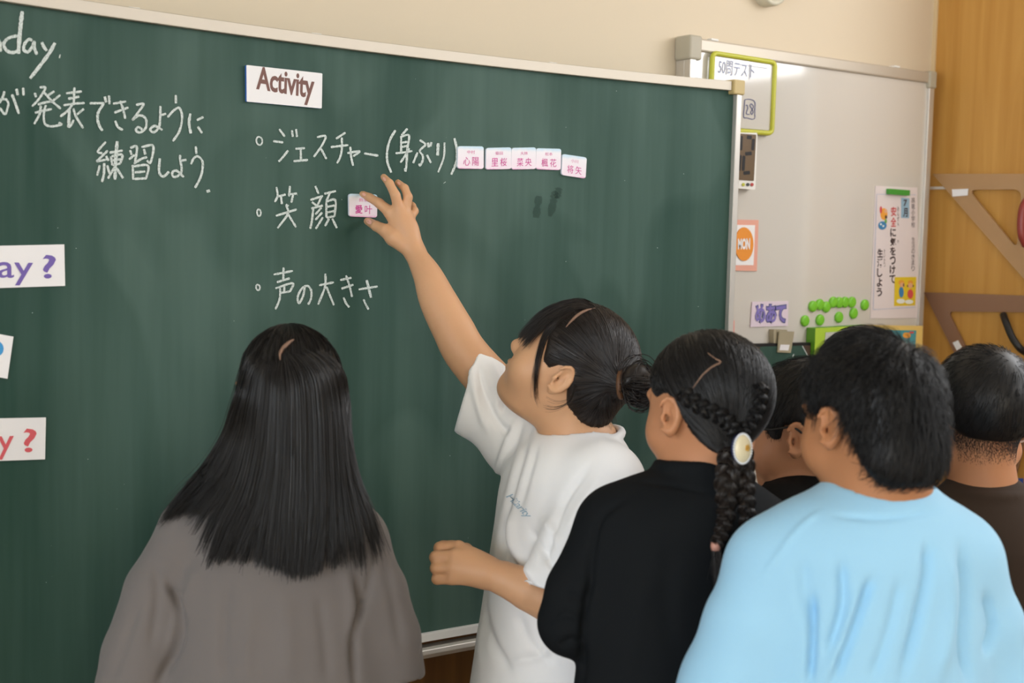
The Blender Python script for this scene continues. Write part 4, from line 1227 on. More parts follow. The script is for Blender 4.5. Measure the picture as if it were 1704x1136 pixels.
def hairline(pts):
    f = np.array([p[0] for p in pts]); u = np.array([p[1] for p in pts])
    return lambda x: np.interp(x, f, u)
BOY_LINE = hairline([(-.11, -.072), (-.075, -.078), (-.045, -.062), (-.026, -.040), (-.016, .004), (.012, .014), (.020, -.010), (.030, -.012), (.040, .022), (.062, .048), (.085, .055)])
GIRL_LINE = hairline([(-.11, -.075), (-.06, -.080), (-.036, -.060), (-.022, -.016), (-.010, .012), (.020, .014), (.036, .018), (.056, .046), (.085, .060)])
def hair_cap(h, line, th, extra=None, res=0.0032, smooth=2, fall=None):
    """scalp-hugging hair volume above the hairline; th: thickness, or (sides, front-back, top)"""
    t3 = np.array([th] * 3 if not hasattr(th, '__len__') else th)
    k = h.k; c = h.p(*CRC); R = .17 * k
    S = SDF(c - R, c + R, res)
    S.ell(c, (CRR + t3) * k, h.F, 0.0)
    if extra: extra(S)
    sl = (slice(None),) * 3; X, Y, Z = S._grid(sl)
    q = [X - h.c[0], Y - h.c[1], Z - h.c[2]]
    f = (q[0] * h.F[1][0] + q[1] * h.F[1][1] + q[2] * h.F[1][2]) / k; u = (q[0] * h.F[2][0] + q[1] * h.F[2][1] + q[2] * h.F[2][2]) / k
    S.op(sl, (line(f) - u) * 0.55 * k, 0.012 * k, 'and')
    return S.mesh(smooth)
def snap_to(cap, h):
    bv = BVHTree.FromPolygons([tuple(p) for p in cap[0]], [tuple(int(i) for i in q) for q in cap[1]])
    c = h.p(*CRC)
    def f(p, off):
        d = p - c; d = d / np.linalg.norm(d)
        hit = bv.ray_cast(Vector(c + d * .28), Vector(-d))
        return np.array(hit[0]) + d * off if hit[0] is not None else None
    return f
def short_hair(h, line, th, n, whorl, length, lift, r=0.00045, jit=0.25, rng=RNG, K=6, nape_short=0.5, cap=None):
    """short strands that lie away from the whorl; root on the cap, tips lifted"""
    t3 = np.array([th] * 3 if not hasattr(th, '__len__') else th); out = []
    wh = np.asarray(whorl, float); wh /= np.linalg.norm(wh)
    rad = CRR + t3
    snap = snap_to(cap, h)
    while len(out) < n:
        d = rng.normal(size=(n, 3)); d /= np.linalg.norm(d, axis=1, keepdims=True)
        for dd in d:
            s0 = snap(h.p(*(CRC + dd * rad)), 0.0)
            if s0 is None: continue
            lc = h.loc(s0)
            if lc[2] < line(lc[1]) - 0.003 + rng.normal() * .003: continue
            tan = dd * (wh @ dd) - wh; nn = np.linalg.norm(tan)
            if nn < 1e-3: continue
            tan = tan / nn
            g = np.array([0, 0, -1.0]); g = g - dd * (g @ dd)
            tan = tan + g * 0.55 + rng.normal(size=3) * jit; tan -= dd * (tan @ dd); tan /= np.linalg.norm(tan)
            low = np.clip((lc[2] + 0.085) / 0.09, nape_short, 1)
            L = length * low * rng.uniform(.6, 1.15); lf = lift * low * rng.uniform(.3, 1.3)
            pts = []; prev = s0
            for i in range(K):
                t = i / (K - 1); an = L * t / rad.mean()
                v = dd * math.cos(an) + tan * math.sin(an)
                q_ = snap(h.p(*(CRC + v * rad)), (-.002 + lf * math.sin(t * PI * .55)) * h.k)
                if q_ is None or np.linalg.norm(q_ - prev) > .02:
                    q_ = prev + (prev - pts[-2] if len(pts) > 1 else (tan @ h.F) * .004)
                pts.append(q_); prev = q_
            out.append(pts)
            if len(out) >= n: break
    return strand_mesh(out, r, 0.25)
def flow_hair(h, th, n, line, target, r=0.0006, K=9, rng=RNG, accept=None, jit=0.003, end=1.0, cap=None):
    """strands combed along the head towards a gathering point (local direction)"""
    t3 = np.array([th] * 3 if not hasattr(th, '__len__') else th); rad = CRR + t3; out = []
    b = np.asarray(target, float); b = b / np.linalg.norm(b)
    snap = snap_to(cap, h) if cap is not None else None
    while len(out) < n:
        d = rng.normal(size=(n * 2, 3)); d /= np.linalg.norm(d, axis=1, keepdims=True); loc = CRC + d * rad
        ok = (loc[:, 2] > line(loc[:, 1]) + 0.001)
        if accept is not None: ok &= accept(loc)
        for dd in d[ok]:
            om = math.acos(np.clip(dd @ b, -1, 1))
            if om < 0.15: continue
            off = rng.uniform(-.0004, .0020); pts = []
            if snap is not None:
                for i in range(K):
                    t = i / (K - 1) * end
                    v = (dd * math.sin((1 - t) * om) + b * math.sin(t * om)) / math.sin(om)
                    q_ = snap(h.p(*(CRC + v * rad)), off)
                    if q_ is None: q_ = h.p(*(CRC + v * rad))
                    pts.append(q_)
                out.append(pts)
                if len(out) >= n: break
                continue
            for i in range(K):
                t = i / (K - 1) * end
                v = (dd * math.sin((1 - t) * om) + b * math.sin(t * om)) / math.sin(om)
                pts.append(h.p(*(CRC + v * (rad + off + .0012 * math.sin(7 * t + dd[0] * 40)))))
            out.append(pts)
            if len(out) >= n: break
    return strand_mesh(out, r, 0.8)
def guide_hair(guides, n, r, spread=0.002, K=22, rng=RNG, clump=0.35, nclump=None, depth=0.0, ends=(0.93, 1.0), taper=0.3, wave=0.0):
    """guides: list of equally long polylines of world points, neighbours are interpolated"""
    G = np.array([np.array(smooth_line(g, 6)) for g in guides]); M = G.shape[1]; ng = len(guides)
    u = rng.uniform(0, ng - 1.0001, n)
    if nclump:
        cen = rng.uniform(0, ng - 1.0001, nclump); near = cen[np.argmin(np.abs(u[:, None] - cen[None]), 1)]
    out = []
    s = np.linspace(0, 1, K)
    for i in range(n):
        e = rng.uniform(*ends); t = s * e * (M - 1); a = np.minimum(t.astype(int), M - 2); fr = (t - a)[:, None]
        uu = np.full(K, u[i])
        if nclump: uu = u[i] + (near[i] - u[i]) * clump * s ** 1.5
        j = np.minimum(uu.astype(int), ng - 2); w_ = (uu - j)[:, None]
        p = (G[j, a] * (1 - fr) + G[j, a + 1] * fr) * (1 - w_) + (G[j + 1, a] * (1 - fr) + G[j + 1, a + 1] * fr) * w_
        o = rng.normal(size=3) * spread
        p = p + o[None, :] * (0.35 + 0.65 * s[:, None]) - CF[None, :] * depth * rng.uniform(0, 1)
        if wave: p = p + CR[None, :] * (wave * np.sin(s * 9 + rng.uniform(0, 6)))[:, None] * s[:, None]
        out.append(p)
    return strand_mesh(out, r, taper)
def G3(*pts): return [at(*p) for p in pts]

def collar_ring(S, c, n, rx, ry, xdir, r, k=0.004, squash=1.0):
    """ribbed neck band: closed loop of capsules"""
    n = np.asarray(n, float); n /= np.linalg.norm(n); x = np.asarray(xdir, float); x = x - n * (x @ n); x /= np.linalg.norm(x); y = np.cross(n, x)
    P = [np.asarray(c) + x * rx * math.cos(a) + y * ry * math.sin(a) for a in np.linspace(0, 2 * PI, 33)]
    S.chain(P, [r] * len(P), k)
    return P

BOXLO, BOXHI = np.array([-.36, -.36, 0]), np.array([.36, .36, 0])
ZUP = np.array([0, 0, 1.0])
def flat(v):
    v = np.array([v[0], v[1], 0.0]); return v / np.linalg.norm(v)

# ================================================================== 1. child with long hair, grey T-shirt, seen from behind
def child_grey():
    Z = 2.05
    tf = flat(camdir(-.10, 0, 1)); rt = np.cross(tf, ZUP)
    h = Head(at(484, 655, Z), frame_from(camdir(-.06, -.04, 1)), 0.95)
    nb = at(478, 800, Z); shl, shr = at(342, 885, Z), at(592, 905, Z + .005); pel = np.array([*at(470, 1100, Z)[:2], .80])
    lo, hi = np.minimum(pel, h.c) - .36, np.maximum(pel, h.c) + .36; lo[2] = 0.02; hi[2] = h.c[2] + .14
    S = SDF(lo, hi, .010, [(h.c - .13, h.c + .13, .0035)])
    sculpt_head(S, h, ear_out=.2)
    S.cone(h.p(0, -.022, -.05), nb, .047, .052, .02)
    body_core(S, nb, shl, shr, pel, tf, rt)
    el = [at(262, 1085, Z - .01), at(644, 1075, Z + .005)]
    for s_, e, sx in ((shl, el[0], -1), (shr, el[1], 1)):
        wr = e + tf * .10 - ZUP * .17; S.chain([s_, e, wr], [.036, .031, .022], .015)
        S.econe(wr, wr + tf * .02 - ZUP * .075, (.030, .014), (.027, .012), rt * .3 + tf, .015)
        for f_, (o, L) in enumerate(((-.022, .058), (-.008, .066), (.007, .062), (.021, .050))):
            a = wr + tf * (o + .015) - ZUP * .08; S.chain([a, a - ZUP * L * .5 + rt * sx * -.004, a - ZUP * L + rt * sx * -.014], [.0085, .0078, .0068], .004)
        S.chain([wr - ZUP * .02 + tf * .025, wr - ZUP * .05 + tf * .05, wr - ZUP * .075 + tf * .052], [.011, .0095, .008], .006)
    P, Q = S.mesh(2)
    root = mesh_np('person', P, Q, SKIN_A)
    tag(root, 'child with long straight black hair in a grey T-shirt, seen from behind at left', 'person', 'children at the chalkboard')
    add_eyes(h, root)
    # T-shirt: roomy, dropped shoulders
    S = SDF(at(430, 950, Z) - np.array([.34, .34, .36]), at(430, 950, Z) + np.array([.40, .34, .26]), .0045)
    S.econe(at(478, 905, Z), at(474, 1180, Z - .005), (.150, .095), (.185, .125), rt, .03)
    S.cone(at(470, 850, Z), at(330, 880, Z), .058, .052, .03); S.cone(at(484, 850, Z), at(586, 900, Z), .058, .044, .03)
    S.cone(nb - ZUP * .01, at(478, 880, Z), .060, .085, .03)
    for pts in ([(322, 888, Z, .052), (270, 985, Z - .01, .056), (240, 1090, Z - .015, .062), (222, 1190, Z - .02, .066)],
                [(588, 912, Z, .046), (622, 985, Z, .050), (642, 1060, Z + .005, .052), (652, 1150, Z + .005, .054)]):
        T = S.like(); T.chain([at(*p[:3]) for p in pts], [p[3] for p in pts], .02, kj=.008)
        if pts[0][0] > 500:          # hem of the right sleeve: an opening around the arm
            a_, b_ = at(*pts[2][:3]), at(*pts[3][:3]); n_ = (b_ - a_) / np.linalg.norm(b_ - a_); hem = at(652, 1126, Z + .005); n_ = n_ - CR * .10
            T.plane(hem, n_, .003); T.cone(hem - n_ * .05, hem + n_ * .05, .040, .047, .003, 'sub')
        S.join(T, .022)
    collar_ring(S, at(478, 806, Z + .005), ZUP + tf * .25, .066, .060, rt, .0075)
    P, Q = S.mesh(2)
    P = folds(P, Q, [([(275, 960), (300, 1010), (296, 1070), (262, 1140)], 7, -.013), ([(258, 935), (262, 1000), (250, 1080)], 9, -.005), ([(330, 930), (310, 1000), (280, 1080)], 12, .006),
                     ([(590, 960), (600, 1010), (588, 1060), (592, 1150)], 6, -.014), ([(570, 930), (584, 1000), (586, 1070)], 10, .006), ([(625, 910), (612, 980), (594, 1030)], 6, -.006),
                     ([(380, 970), (372, 1050), (378, 1136)], 10, -.005), ([(530, 990), (540, 1060), (545, 1136)], 10, -.004), ([(420, 1000), (410, 1080), (412, 1140)], 13, .004),
                     ([(640, 930), (655, 1000), (668, 1080)], 8, -.004), ([(470, 985), (480, 1060), (478, 1136)], 16, .004), ([(232, 1000), (205, 1080), (185, 1136)], 8, -.004)])
    sh = mesh_np('t_shirt', P, Q, C_GREY, root)
    # hair: a sheet of long strands from the parting over head and back
    cx, top = 482, 557
    def gl(pts):
        out = []
        for (x, y) in pts:
            if y < 720:
                hw = 96.0; b_ = max(0, 1 - ((x - 484) / hw) ** 2) * max(0.0, 1 - ((min(y, 655) - 655) / 101.0) ** 2)
                dz = .107 * math.sqrt(b_)
            else:
                w_ = min(1, (y - 720) / 150.0); s_ = max(0, 1 - ((x - 470) / (130 + 60 * w_)) ** 2)
                dz = .104 * math.sqrt(s_) * (1 - .06 * w_) + .012 * w_ + .03 * w_ * (1 - s_)
            out.append((x, y, Z - dz))
        return G3(*out)
    guides = [gl(g) for g in [
        [(448, 560), (408, 602), (391, 660), (371, 720), (338, 772), (300, 818), (262, 868)],
        [(455, 562), (420, 605), (403, 660), (386, 720), (358, 778), (322, 822), (284, 862)],
        [(460, 565), (428, 608), (412, 665), (398, 725), (374, 785), (338, 828), (312, 856)],
        [(464, 570), (436, 612), (425, 670), (416, 735), (398, 810), (368, 872), (344, 940)],
        [(467, 577), (450, 620), (445, 690), (438, 760), (420, 835), (396, 888), (376, 930)],
        [(470, 590), (466, 640), (464, 700), (460, 780), (452, 850), (445, 905), (440, 945)],
        [(476, 592), (490, 640), (492, 710), (492, 790), (490, 855), (490, 915), (488, 962)],
        [(482, 580), (520, 622), (530, 690), (532, 770), (533, 845), (526, 910), (516, 958)],
        [(486, 571), (540, 612), (556, 680), (560, 750), (566, 825), (572, 890), (578, 938)],
        [(488, 564), (555, 608), (568, 662), (574, 730), (584, 800), (602, 872), (612, 950)],
        [(488, 560), (562, 607), (577, 655), (581, 725), (596, 795), (621, 850), (646, 908)]]]
    rg = np.random.default_rng(3)
    parts = [guide_hair(guides, 2600, .00075, spread=.0032, rng=rg, nclump=46, clump=.72, ends=(.88, 1.02), K=26, depth=.004),
             guide_hair(guides[3:9], 900, .0008, spread=.003, rng=rg, nclump=40, clump=.6, ends=(.93, 1.0), K=26, depth=.006),
             guide_hair(guides, 90, .0005, spread=.008, rng=rg, ends=(.9, 1.03), K=26, depth=.006, wave=.004)]
    # a closed under-layer below the strands
    GG = np.array([np.array(smooth_line(g, 6)) for g in guides]) + CF * .007
    ng, M_ = GG.shape[:2]
    M_ = int(M_ * .80)
    vv = np.concatenate([GG[:, :M_].reshape(-1, 3), (GG[:, :M_] + CF * .012).reshape(-1, 3)])
    ff = []
    for i in range(ng - 1):
        for j in range(M_ - 1):
            a_ = i * M_ + j; ff.append((a_, a_ + 1, a_ + M_ + 1, a_ + M_)); o_ = ng * M_
            ff.append((o_ + a_, o_ + a_ + M_, o_ + a_ + M_ + 1, o_ + a_ + 1))
    parts.append((vv, np.array(ff)))
    fl_line = hairline([(-.11, -.09), (.0, -.09), (.03, -.05), (.05, .04), (.085, .055)])
    cap = hair_cap(h, fl_line, (.006, .004, .004)); parts.append(cap)
    parts.append(flow_hair(h, (.007, .006, .006), 500, fl_line, (-.08, .1, 1.0), r=.0006, rng=rg, accept=lambda l: l[:, 2] > .02))
    hb = mesh_np('hair', *merge(*parts), H_SOFT, root)
    q = MB(); sf = lambda x, y: at(x, y, 0)
    cs = surf_of(*cap); pt = [p for p in (cs(x, y, .0028) for x, y in ((489, 567), (480, 573), (472, 581), (467, 590), (467, 600))) if p is not None]
    L_ = smooth_line(pt, 6); q.tube(L_, [.0008 + .0026 * math.sin(PI * (i / (len(L_) - 1)) ** .8) for i in range(len(L_))], n=6); q.build('parting', SCALP, hb, smooth=True)
    lower_body(root, pel, tf, rt, C_TROU)
    return root
child_grey()

# ================================================================== 2. child in the white T-shirt reaching up to the board
def child_white():
    Z = 2.33
    tf = flat(camdir(-.90, 0, -.30)); rt = np.cross(tf, ZUP)
    h = Head(at(949, 612, Z), frame_from(camdir(-.77, .59, .14)), 1.05)
    nb = at(968, 742, Z + .02); shl, shr = at(1000, 800, 2.24), at(876, 700, 2.47)
    pel = np.array([*at(912, 1136, Z + .03)[:2], .80])
    lo = np.minimum.reduce([pel, h.c, at(600, 290, 2.6), at(715, 940, 2.2), at(950, 1012, 2.16)]) - .12; hi = np.maximum.reduce([pel, h.c, at(600, 290, 2.6), at(1010, 800, 2.2)]) + .17
    lo[2] = 0.02; hi[2] = at(637, 290, 2.58)[2] + .03
    hand_lo, hand_hi = np.minimum(at(600, 430, 2.48), at(700, 290, 2.62)) - .02, np.maximum(at(600, 430, 2.48), at(700, 290, 2.62)) + .02
    fist_lo, fist_hi = np.minimum(at(715, 985, 2.14), at(815, 900, 2.30)) - .02, np.maximum(at(715, 985, 2.14), at(815, 900, 2.30)) + .02
    arm_lo = np.minimum(at(690, 640, 2.45), at(900, 400, 2.55)); arm_hi = np.maximum(at(690, 640, 2.45), at(900, 400, 2.55))
    S = SDF(lo, hi, .008, [(h.c - .13, h.c + .13, .0026), (hand_lo, hand_hi, .0022), (fist_lo, fist_hi, .0024), (arm_lo, arm_hi, .004)])
    sculpt_head(S, h, chub=.6)
    S.ell(h.p(0, .030, -.092), (.040, .040, .022), h.F, .03)            # full under-chin
    S.cone(h.p(0, -.020, -.055), nb, .054, .060, .025)
    body_core(S, nb, shl, shr, pel, tf, rt, .055, 1.1)
    # raised right arm
    arm = smooth_line([np.array([*at(x, y, z), r_]) for x, y, z, r_ in ((876, 700, 2.47, .046), (783, 597, 2.485, .0408), (754, 548, 2.495, .0385), (728, 498, 2.51, .0345), (712, 459, 2.525, .0275), (693, 425, 2.545, .0200))], 6)
    S.chain([p[:3] for p in arm], [p[3] for p in arm], .012, kj=.0005)
    bz = lambda x, y, d: on_board(x, y, d)
    H_ = lambda x, y, z: at(x, y, z)
    wr = H_(691, 420, 2.548)
    # palm: fan of metacarpals
    kn = {'i': H_(649, 353, 2.556), 'm': H_(664, 349, 2.550), 'r': H_(674, 354, 2.556), 'l': H_(681, 364, 2.566)}
    for key, r0 in (('i', .0125), ('m', .0125), ('r', .0118), ('l', .0108)):
        S.cone(wr, kn[key], .0150, r0, .010)
    S.ell((wr + kn['m']) / 2 + (kn['i'] - kn['l']) * .12, (.024, .012, .026), np.array([CR, CF, CU]), .012)
    tip_i = on_board(602.5, 322, .0125)
    S.chain([kn['i'], H_(631, 338, 2.560), H_(615, 328.5, 2.572), tip_i], [.0112, .0092, .0080, .0066], .0035)
    tip_t = on_board(611.5, 367.5, .012)
    S.chain([wr, H_(655, 395, 2.545), H_(642, 384, 2.550), H_(626, 376, 2.565), tip_t], [.016, .0165, .0128, .0098, .0078], .005)
    S.chain([kn['m'], H_(658, 325, 2.540), H_(648, 305, 2.548), H_(638.5, 294.5, 2.562)], [.0110, .0092, .0080, .0064], .0030)
    S.chain([kn['r'], H_(679, 328, 2.552), H_(673.5, 313, 2.562), H_(662, 303.5, 2.574)], [.0104, .0086, .0075, .0062], .0030)
    S.chain([kn['l'], H_(689.5, 351, 2.574), H_(686, 342.5, 2.584), H_(680, 336, 2.592)], [.0096, .0080, .0070, .0058], .0028)
    # bent left arm and loose fist
    el = at(940, 1012, 2.18); wl_ = at(806, 951, 2.20)
    S.chain([shl, at(975, 900, 2.20), el], [.044, .042, .037], .012); S.chain([el, at(880, 980, 2.185), at(838, 962, 2.195), wl_], [.037, .0345, .0275, .0235], .012)
    kk = [at(763, 911, 2.218), at(756, 926, 2.196), at(754, 944, 2.190), at(752, 962, 2.192)]
    for p_, r0 in zip(kk, (.0125, .0128, .0122, .0112)): S.cone(wl_, p_, .0215, r0, .012)
    S.ell(at(782, 940, 2.207), (.030, .016, .026), np.array([CR, CF, CU]), .014)
    pip = [at(732, 911.5, 2.222), at(725, 927, 2.198), at(725.5, 945, 2.192), at(727.5, 963, 2.194)]
    for p_, q_, r0, dx in zip(kk, pip, (.0102, .0104, .0098, .0092), (0, 0, 0, 0)):
        m_ = q_ + CF * .021 + CR * .004; e_ = q_ + CF * .030 + CR * .022
        S.chain([p_, q_, m_, e_], [r0 * 1.06, r0, r0 * .9, r0 * .8], .0028)
    S.chain([wl_ + CF * .01, at(775, 916, 2.235), at(752, 912, 2.246), at(735, 921, 2.246)], [.014, .0125, .0105, .0085], .006)
    P, Q = S.mesh(2)
    root = mesh_np('person', P, Q, SKIN_A)
    tag(root, 'child in a white T-shirt with hair bun, reaching up to a name magnet', 'person', 'children at the chalkboard')
    add_eyes(h, root)
    NAIL = mat('finger_nail', srgb(236, 178, 160), 0.3)
    sf = sfB = surf_of(P, Q)
    def nail(px, py, rx, ry, ang):
        pts = []
        for a in np.linspace(0, 2 * PI, 12, endpoint=False):
            x, y = rx * math.cos(a), ry * math.sin(a); p = sf(px + x * math.cos(ang) - y * math.sin(ang), py + x * math.sin(ang) + y * math.cos(ang), .0005)
            if p is not None: pts.append(p)
        if len(pts) >= 5:
            q = MB(); q.add(pts, [tuple(range(len(pts)))]); q.build('finger_nail', NAIL, root)
    nail(614.5, 369, 5.0, 3.4, .75); nail(606, 323.5, 3.4, 2.2, .62); nail(640, 298, 3.6, 2.0, .9); nail(664, 305, 3.4, 1.9, .8)
    # T-shirt
    S = SDF(np.minimum(at(750, 960, 2.1), at(1060, 1180, 2.1)) - np.array([.16, .1, .30]), np.maximum(at(757, 560, 2.6), at(1070, 800, 2.5)) + np.array([.1, .14, .06]), .0042)
    S.econe(at(948, 818, 2.35), at(912, 1200, 2.35), (.118, .150), (.142, .165), tf, .03)
    S.cone(at(965, 772, 2.36), at(950, 840, 2.36), .082, .11, .03)
    S.cone(nb - ZUP * .030, at(1004, 803, 2.25), .055, .066, .03); S.cone(nb - ZUP * .028, at(882, 714, 2.46), .055, .066, .03)
    # raised sleeve, open around the arm
    ud = CU * .93 - CR * .36
    T = S.like()
    T.econe(at(905, 735, 2.45), at(762, 638, 2.49), (.066, .060), (.083, .060), ud, .03)
    cc = at(779, 640, 2.488); cn = -(CR * .953 + CU * -.29); cn /= np.linalg.norm(cn)
    T.plane(cc, cn, .003); T.econe(cc - cn * .05, cc + cn * .04, (.058, .044), (.078, .054), ud, .003, 'sub')
    S.join(T, .03)
    S.cone(at(925, 765, 2.42), at(860, 740, 2.46), .085, .058, .035)
    # hanging sleeve
    T = S.like()
    T.chain([at(1002, 806, 2.25), at(966, 900, 2.205), at(922, 1000, 2.175)], [.068, .065, .066], .025, kj=.008)
    c2 = at(918, 984, 2.18); n2 = at(922, 1000, 2.175) - at(966, 900, 2.205); n2 /= np.linalg.norm(n2); n2 = n2 * .75 - CU * .45; n2 /= np.linalg.norm(n2)
    T.plane(c2, n2, .003); T.cone(c2 - n2 * .03, c2 + n2 * .05, .042, .050, .003, 'sub')
    S.join(T, .02)
    P2 = collar_ring(S, at(966, 731, 2.345), ZUP * .95 + tf * .22, .072, .072, rt, .0075)
    S.cone(nb + ZUP * .01, h.p(0, -.02, -.05), .062, .060, .006, 'sub')
    P, Q = S.mesh(2)
    FL = [([(872, 690), (842, 780), (818, 880), (804, 990), (800, 1100)], 6, -.007), ([(884, 708), (858, 790), (838, 870), (828, 950)], 6, -.006), ([(862, 690), (828, 780), (806, 880)], 5, .004),
          ([(894, 735), (876, 800), (862, 850)], 6, -.004), ([(838, 860), (836, 905), (858, 945), (890, 985)], 7, -.008), ([(850, 850), (852, 905), (885, 960)], 9, .006),
          ([(792, 600), (806, 655), (830, 705), (850, 720)], 6, -.006), ([(782, 590), (790, 650), (812, 720)], 7, .005), ([(850, 610), (840, 650), (836, 690)], 7, -.006), ([(818, 600), (832, 640), (826, 690)], 8, .004),
          ([(985, 770), (940, 830), (918, 890), (900, 940)], 7, -.006), ([(1000, 790), (955, 860), (935, 920)], 9, .004), ([(880, 880), (905, 920), (925, 950)], 6, -.005), ([(900, 860), (925, 895), (935, 930)], 7, .004),
          ([(800, 1000), (815, 1060), (850, 1120)], 8, -.006), ([(860, 1020), (880, 1070), (920, 1110)], 9, -.005), ([(792, 960), (795, 1040), (800, 1110)], 6, .005), ([(930, 1050), (900, 1090), (850, 1100)], 8, .004)]
    P = folds(P, Q, [(l_, w_, 1.35 * h_) for l_, w_, h_ in FL])
    sh = mesh_np('t_shirt', P, Q, C_WHITE, root)
    sf = surf_of(P, Q)
    def lay(u, v):
        o = np.array([840.0, 829.0]); a = np.array([37.0, 38.0]); b_ = np.array([10.0, -11.0]); p = o + a * u + b_ * v
        return sf(p[0], p[1], .0012)
    V, F = text_outline('Hilarity', 0.0, 0.85, 0.35); W = [lay(u, v) for u, v in V]
    if all(p is not None for p in W):
        q = MB(); q.add(W, F); q.build('print', mat('print_pale_blue', srgb(160, 186, 204), 0.7), sh)
    # hair
    bl = h.loc(at(1030, 640, 2.235)); bdir = (bl - CRC) / CRR
    GL = hairline([(-.12, -.048), (-.06, -.056), (-.040, -.056), (-.024, -.024), (-.012, .014), (.008, .008), (.020, -.012), (.036, -.014), (.044, .010), (.062, .046), (.085, .056)])
    rg = np.random.default_rng(8)
    def ex(S_):
        S_.ell(h.p(0, -.070, -.040), (.050, .036, .048), h.F, .02)
        S_.cone(h.p(*(CRC + (CRR - .01) * bdir / np.linalg.norm(bdir))), at(1036, 642, 2.235), .026, .016, .02)
    cap = hair_cap(h, GL, (.008, .007, .012), ex)
    fl = flow_hair(h, (.0092, .0082, .0132), 2800, GL, bdir, r=.0006, rng=rg, cap=cap)
    # fringe over the forehead and the loose lock in front of the ear
    LP = lambda *L: [h.p(*p) for p in L]
    fr = [LP(*[(r0 + (r1 - r0) * t, f * (1 - .32 * (abs(r1) / .066) ** 2), u) for t, f, u in ((0, .014, .107), (.4, .056, .0955), (.75, .0845, .060), (1, .094, .024), (1.05, .097, -.004))])
          for r0, r1 in ((-.024, -.060), (-.015, -.040), (-.006, -.012), (.004, .020), (.012, .058))]
    frs = guide_hair(fr, 1300, .00055, .0032, K=16, rng=rg, nclump=70, clump=.5, ends=(.74, 1.05))
    cs = surf_of(*cap)
    def mixed(pts):
        out = []
        for (x, y, on) in pts:
            c_ = [q_ for q_ in (cs(x, y, .003), sfB(x, y, .006)) if q_ is not None]
            p = min(c_, key=lambda q_: (q_ - CAM) @ CF) if c_ else None
            if p is not None: out.append(p)
        return out
    lk = [mixed([(955, 512, 1), (928, 532, 1), (908, 556, 1), (897, 590, 0), (891, 620, 0), (891, 648, 0), (895, 676, 0)]), mixed([(958, 517, 1), (932, 538, 1), (913, 562, 1), (901, 594, 0), (894, 622, 0), (892, 650, 0), (897, 668, 0)])]
    if len(lk[0]) != 7 or len(lk[1]) != 7: lk = [LP((-.040, .030, .104), (-.066, .060, .066), (-.076, .056, -.012), (-.066, .048, -.084)), LP((-.042, .022, .104), (-.069, .052, .066), (-.078, .052, -.012), (-.067, .050, -.078))]
    lks = guide_hair(lk, 85, .0004, .0026, K=18, rng=rg, ends=(.6, 1.0))
    wisps = guide_hair([G3((955, 640, 2.245), (952, 655, 2.24), (942, 665, 2.238), (925, 668, 2.238), (907, 660, 2.24)), G3((958, 640, 2.245), (953, 662, 2.24), (940, 676, 2.238), (922, 684, 2.238), (905, 684, 2.24))], 14, .0004, .0015, K=14, rng=rg)
    nape = guide_hair([G3((1005, 660, 2.235), (1000, 680, 2.235), (1003, 698, 2.24), (1012, 712, 2.25)), G3((1015, 655, 2.235), (1018, 680, 2.24), (1024, 700, 2.25), (1022, 712, 2.255))], 60, .0004, .004, K=10, rng=rg, ends=(.5, 1.05))
    hb = mesh_np('hair', *merge(cap, fl, frs, lks, wisps, nape), H_BROWN, root)
    # bun: coils wound round each other
    bc = at(1063, 640, 2.222); e1 = CR; e2 = CU; e3 = CF; pths = []
    for i in range(520):
        ph = rg.uniform(0, 2 * PI); tilt = rg.normal() * .55; rr = rg.uniform(.014, .030); st = rg.uniform(0, 2 * PI)
        ax1 = e1 * math.cos(tilt) + e3 * math.sin(tilt); ax2 = e2 * math.cos(ph * .3) + e3 * math.sin(ph * .3)
        a = st + np.linspace(0, 2.6, 12)
        c_ = bc + e1 * rg.normal() * .004 + e2 * rg.normal() * .006 + e3 * rg.normal() * .006
        pths.append([c_ + ax1 * rr * 1.0 * math.cos(t) + ax2 * rr * 1.28 * math.sin(t) for t in a])
    bs = strand_mesh(pths, .0009, .6)
    S = SDF(bc - .055, bc + .055, .0028)
    for i in range(5):
        t = i / 5 * 2 * PI
        S.chain([bc + e1 * .016 * math.cos(t + a) + e2 * .021 * math.sin(t + a) + e3 * .010 * math.sin(2 * t + a) for a in np.linspace(0, 1.7, 6)], [.011, .013, .0135, .013, .012, .010], .004)
    S.ell(bc, (.020, .020, .026), np.array([e1, e3, e2]), .008)
    mesh_np('hair_bun', *merge(S.mesh(2), bs), H_BROWN, hb)
    q = MB(); c_ = at(1034, 640, 2.232); ax_ = bc - c_; ax_ /= np.linalg.norm(ax_); y_ = np.cross(ax_, CF); y_ /= np.linalg.norm(y_); x_ = np.cross(y_, ax_)
    q.tube([c_ + x_ * .015 * math.cos(a) + y_ * .020 * math.sin(a) for a in np.linspace(0, 2 * PI, 20, endpoint=False)], .005, n=8, closed=True)
    q.build('hair_tie', mat('hair_tie_brown', srgb(96, 62, 36), 0.6), hb, smooth=True)
    q = MB(); cs = surf_of(*cap); pl = [cs(x, y, .0018) for x, y in ((942, 545), (952, 534), (962, 525), (975, 518), (990, 514))]
    pl = [p for p in pl if p is not None]
    if len(pl) > 2:
        L_ = smooth_line(pl, 6); q.tube(L_, [.0008 + .0020 * math.sin(PI * i / (len(L_) - 1)) for i in range(len(L_))], n=6); q.build('parting', SCALP, hb, smooth=True)
    lower_body(root, pel, tf, rt, C_TROU)
child_white()
